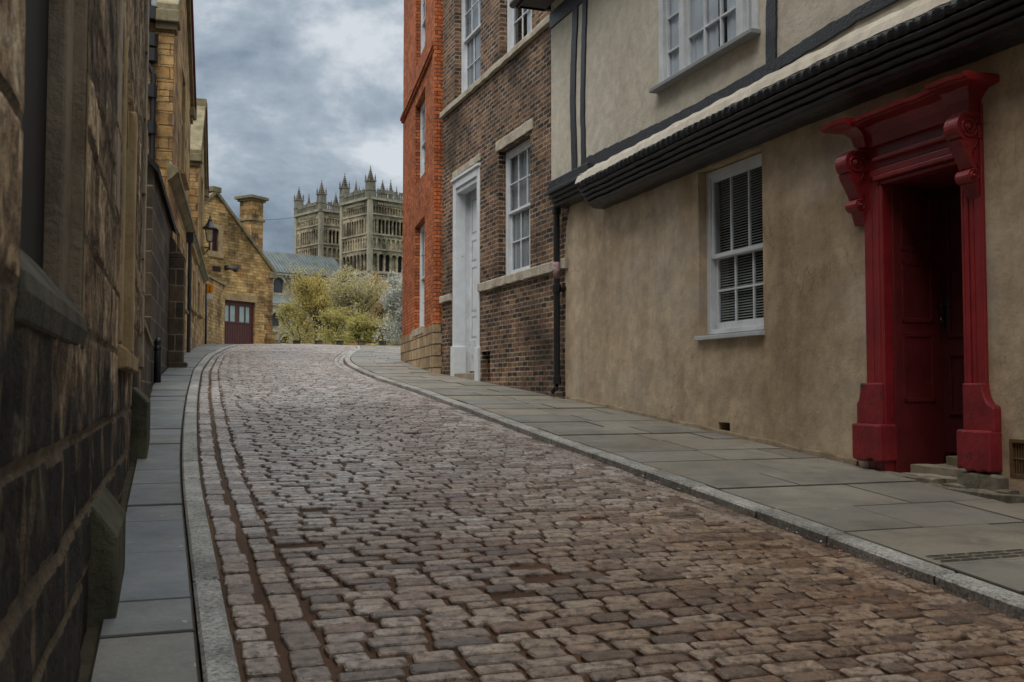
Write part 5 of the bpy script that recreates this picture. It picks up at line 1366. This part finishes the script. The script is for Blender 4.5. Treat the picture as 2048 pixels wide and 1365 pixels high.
# ------------------------------------------------------------------ trees on the green
def m_leaf(name, stops):
    k = NT(name); col = k.ramp(k.rnd(), stops)
    k.done(col, .7, None, .2)
    k.b.inputs['Subsurface Weight'].default_value = 0
    tr = k.n('ShaderNodeBsdfTranslucent'); k.l(col, tr.inputs['Color']); ms = k.n('ShaderNodeMixShader'); ms.inputs['Fac'].default_value = .45
    k.l(k.b.outputs[0], ms.inputs[1]); k.l(tr.outputs[0], ms.inputs[2]); k.l(ms.outputs[0], k.o.inputs['Surface'])
    return k.m
BARK = m_plain('bark', (.07, .055, .04), .9, .4, 8, .6, .1)
OLIVE = m_leaf('olive_spring_leaves', [(0, (.26, .23, .07)), (.4, (.45, .37, .12)), (.75, (.58, .46, .16)), (1, (.60, .48, .22))])
GREENL = m_leaf('fresh_green_leaves', [(0, (.22, .21, .075)), (.4, (.41, .365, .125)), (.75, (.52, .45, .17)), (1, (.58, .48, .23))])
BLOSS = m_leaf('blossom_and_leaves', [(0, (.24, .24, .08)), (.35, (.44, .41, .15)), (.55, (.54, .46, .23)), (.62, (.50, .44, .35)), (1, (.62, .57, .50))])
PINKB = m_leaf('bronze_leaves', [(0, (.28, .23, .10)), (.4, (.48, .37, .17)), (.75, (.58, .42, .23)), (1, (.48, .34, .24))])
WHITEB = m_leaf('white_blossom', [(0, (.20, .21, .13)), (.3, (.34, .34, .26)), (.5, (.50, .50, .46)), (1, (.66, .66, .64))])
def tree(px, Y, top_py, half_px, mat, label, seed, n=9000, leaf=.13, stems=3, low=.08):
    rg = random.Random(seed); x = (px - CX) / F * Y; zb = GZ(x, Y)
    H = (HY - top_py) / F * Y + CAMZ - zb; Rr = half_px / F * Y
    t = thing('blossom_tree' if mat in (BLOSS, WHITEB) else 'tree', (x, Y, zb), label, 'tree', 'trees on the green below the cathedral')
    wood = MB(); tips = []
    def grow(p_, d_, ln_, r_, lev):
        pts = [p_]; q = p_.copy(); dd = d_.copy()
        for k in range(4):
            dd = (dd + Vector((rg.gauss(0, .14), rg.gauss(0, .14), rg.gauss(.06, .08)))).normalized(); q = q + dd * ln_ / 4; pts.append(q.copy())
        wood.tube(pts, [r_ * (1 - .14 * k) for k in range(5)], 5, cap=False)
        for k in (2, 3, 4): tips.append((pts[k], lev))
        if lev < 4:
            for k in range(rg.choice((2, 3, 3)) + (lev == 0)):
                b_ = pts[rg.choice((2, 3, 4))]; a_ = rg.uniform(0, 6.28); sp_ = rg.uniform(.35, .8)
                nd = (dd + Vector((math.cos(a_) * sp_, math.sin(a_) * sp_, rg.uniform(-.1, .35)))).normalized()
                grow(b_.copy(), nd, ln_ * rg.uniform(.6, .8), r_ * .55, lev + 1)
    for k in range(stems):
        a_ = 6.28 * k / stems + rg.uniform(0, 1); grow(Vector((x + .2 * math.cos(a_), Y + .2 * math.sin(a_), zb - .2)), Vector((.33 * math.cos(a_), .33 * math.sin(a_), 1)).normalized(), H * .34, .035 * H / stems ** .5, 0)
    zmax = max(p_.z for p_, _ in tips); rmax = sorted(math.hypot(p_.x - x, p_.y - Y) for p_, _ in tips)[int(len(tips) * .95)]
    fz = H / (zmax - zb) ; fr_ = Rr / rmax
    def sc(p_): return Vector((x + (p_[0] - x) * fr_, Y + (p_[1] - Y) * fr_, zb + (p_[2] - zb) * fz))
    wood.v = [tuple(sc(v)) for v in wood.v]; wood.build('trunk', BARK, t, smooth=True)
    tp = [sc(p_) for p_, l_ in tips if l_ >= 1]
    if low:                                            # leafy skirt near the ground
        tp += [Vector((x + rg.gauss(0, Rr * .5), Y + rg.gauss(0, Rr * .5), zb + rg.uniform(.1, H * .4))) for _ in range(int(len(tp) * low))]
    cl = [rg.random() for _ in tp]; lv = MB()
    for k in range(n):
        i = rg.randrange(len(tp)); c = tp[i] + Vector((rg.gauss(0, .22), rg.gauss(0, .22), rg.gauss(0, .2))) * (H / 6)
        if c.z < zb + .05: c.z = zb + .05 + rg.random() * .3
        u = Vector((rg.gauss(0, 1), rg.gauss(0, 1), rg.gauss(0, 1))).normalized(); v = u.orthogonal().normalized(); v = (v * math.cos(k) + u.cross(v) * math.sin(k)); w_ = u.cross(v)
        s_ = leaf * rg.uniform(.6, 1.4)
        lv.add([c + v * s_, c + w_ * s_ * .6, c - v * s_, c - w_ * s_ * .6], [(0, 1, 2, 3)], min(1, max(0, .55 * cl[i] + .45 * rg.random() + .0)))
    lv.build('crown', mat, t, fix=False)
tree(600, 92, 585, 40, GREENL, 'thin green shrub just right of the garage building', 1, 3500, .08, 3, .3)
tree(642, 90, 538, 66, OLIVE, 'olive yellow tree left of the blossoming one', 2, 15000, .075, 5, .3)
tree(700, 84, 538, 58, BLOSS, 'tallest tree, with scattered cream blossom in the middle of the group', 3, 15000, .075, 5, .3)
tree(748, 88, 546, 55, PINKB, 'bronze tinted tree below the right hand tower', 4, 13000, .07, 4, .2)
tree(775, 92, 565, 40, PINKB, 'pale bronze tree half hidden behind the white blossom', 5, 9000, .075, 4, .2)
tree(812, 76, 542, 48, WHITEB, 'white blossom tree beside the orange brick house', 6, 16000, .08, 4, .25)
tree(720, 78, 622, 45, GREENL, 'low bright green bush in front of the blossom tree', 7, 6000, .075, 5, .5)
tree(670, 80, 612, 36, GREENL, 'low green bush under the olive yellow tree', 8, 5000, .075, 5, .5)
tree(765, 79, 628, 32, GREENL, 'small green bush in front of the white blossom', 9, 4500, .075, 5, .5)
# low parapet with piers before the green
PW = Wall(((560 - CX) / F * 72, 72.), (1, .12), 'L')
m = MB(); zz = gxy(PW.P[0], 72.)
m.wb(PW, -1, 10, zz - .8, zz + .05, -.3, 0)
pw = m.build('parapet_wall', RUBBLE); tag(pw, 'low stone parapet with small square piers in front of the trees', 'wall')
for k in range(5):
    m = MB(); s = .9 + k * 1.55; m.wb(PW, s, s + .5, zz - .8, zz + .2, -.4, .08); m.wb(PW, s - .05, s + .55, zz + .2, zz + .26, -.45, .13); m.build('pier', DARKSTONE, pw, bevel=.02)

# ------------------------------------------------------------------ small things on the paving
m = MB()                                               # slotted drain across the right hand pavement
sd_ = to_as(*[c for c in (lambda r: (r[0], r[1]))(( (lambda t: (ray(1935, 1090)[0] * t, ray(1935, 1090)[1] * t))(-(1.0) * 0 + 4.98) ))])[1]
for k in range(3):
    s = sd_ + k * .05; a0 = aRi(s) + .05; a1 = aWR(s) - .05
    for q in range(14):
        b0 = a0 + (a1 - a0) * q / 14; b1 = a0 + (a1 - a0) * (q + 1) / 14
        m.poly([surf(b0, s, .006), surf(b1 - .01, s, .006), surf(b1 - .01, s + .016, .006), surf(b0, s + .016, .006)])
tag(m.build('channel_drain', DARK), 'three dark parallel drain slots across the right pavement near the red doorway', 'drain')
pet = MB(); rg = random.Random(4)                      # fallen petals and grit along the gutter and wall foot
for k in range(1500):
    s = rg.uniform(2.5, 14); u = rg.random()
    if u < .62: a = aRo(s) - abs(rg.gauss(0, .05)) - .005; dz_ = -KF + .012
    elif u < .75: a = aLo(s) + abs(rg.gauss(0, .2)); dz_ = -KF + .02
    else: a = aWR(s) - abs(rg.gauss(0, .12)) - .05; dz_ = .008
    c = Vector(surf(a, s, dz_)); r_ = rg.uniform(.004, .011); t_ = rg.uniform(0, 6.28)
    d1_, d2_ = Vector((math.cos(t_), math.sin(t_), rg.uniform(-.3, .3))) * r_, Vector((-math.sin(t_), math.cos(t_), rg.uniform(-.3, .3))) * r_ * .7
    pet.add([c + d1_, c + d2_, c - d1_, c - d2_], [(0, 1, 2, 3)], rg.random())
kp = NT('fallen_petals'); PET = kp.done(kp.ramp(kp.rnd(), [(0, (.16, .07, .04)), (.5, (.26, .12, .08)), (.8, (.36, .26, .2)), (1, (.45, .38, .33))]), .8)
tag(pet.build('fallen_petals', PET, fix=False), kind='stuff')
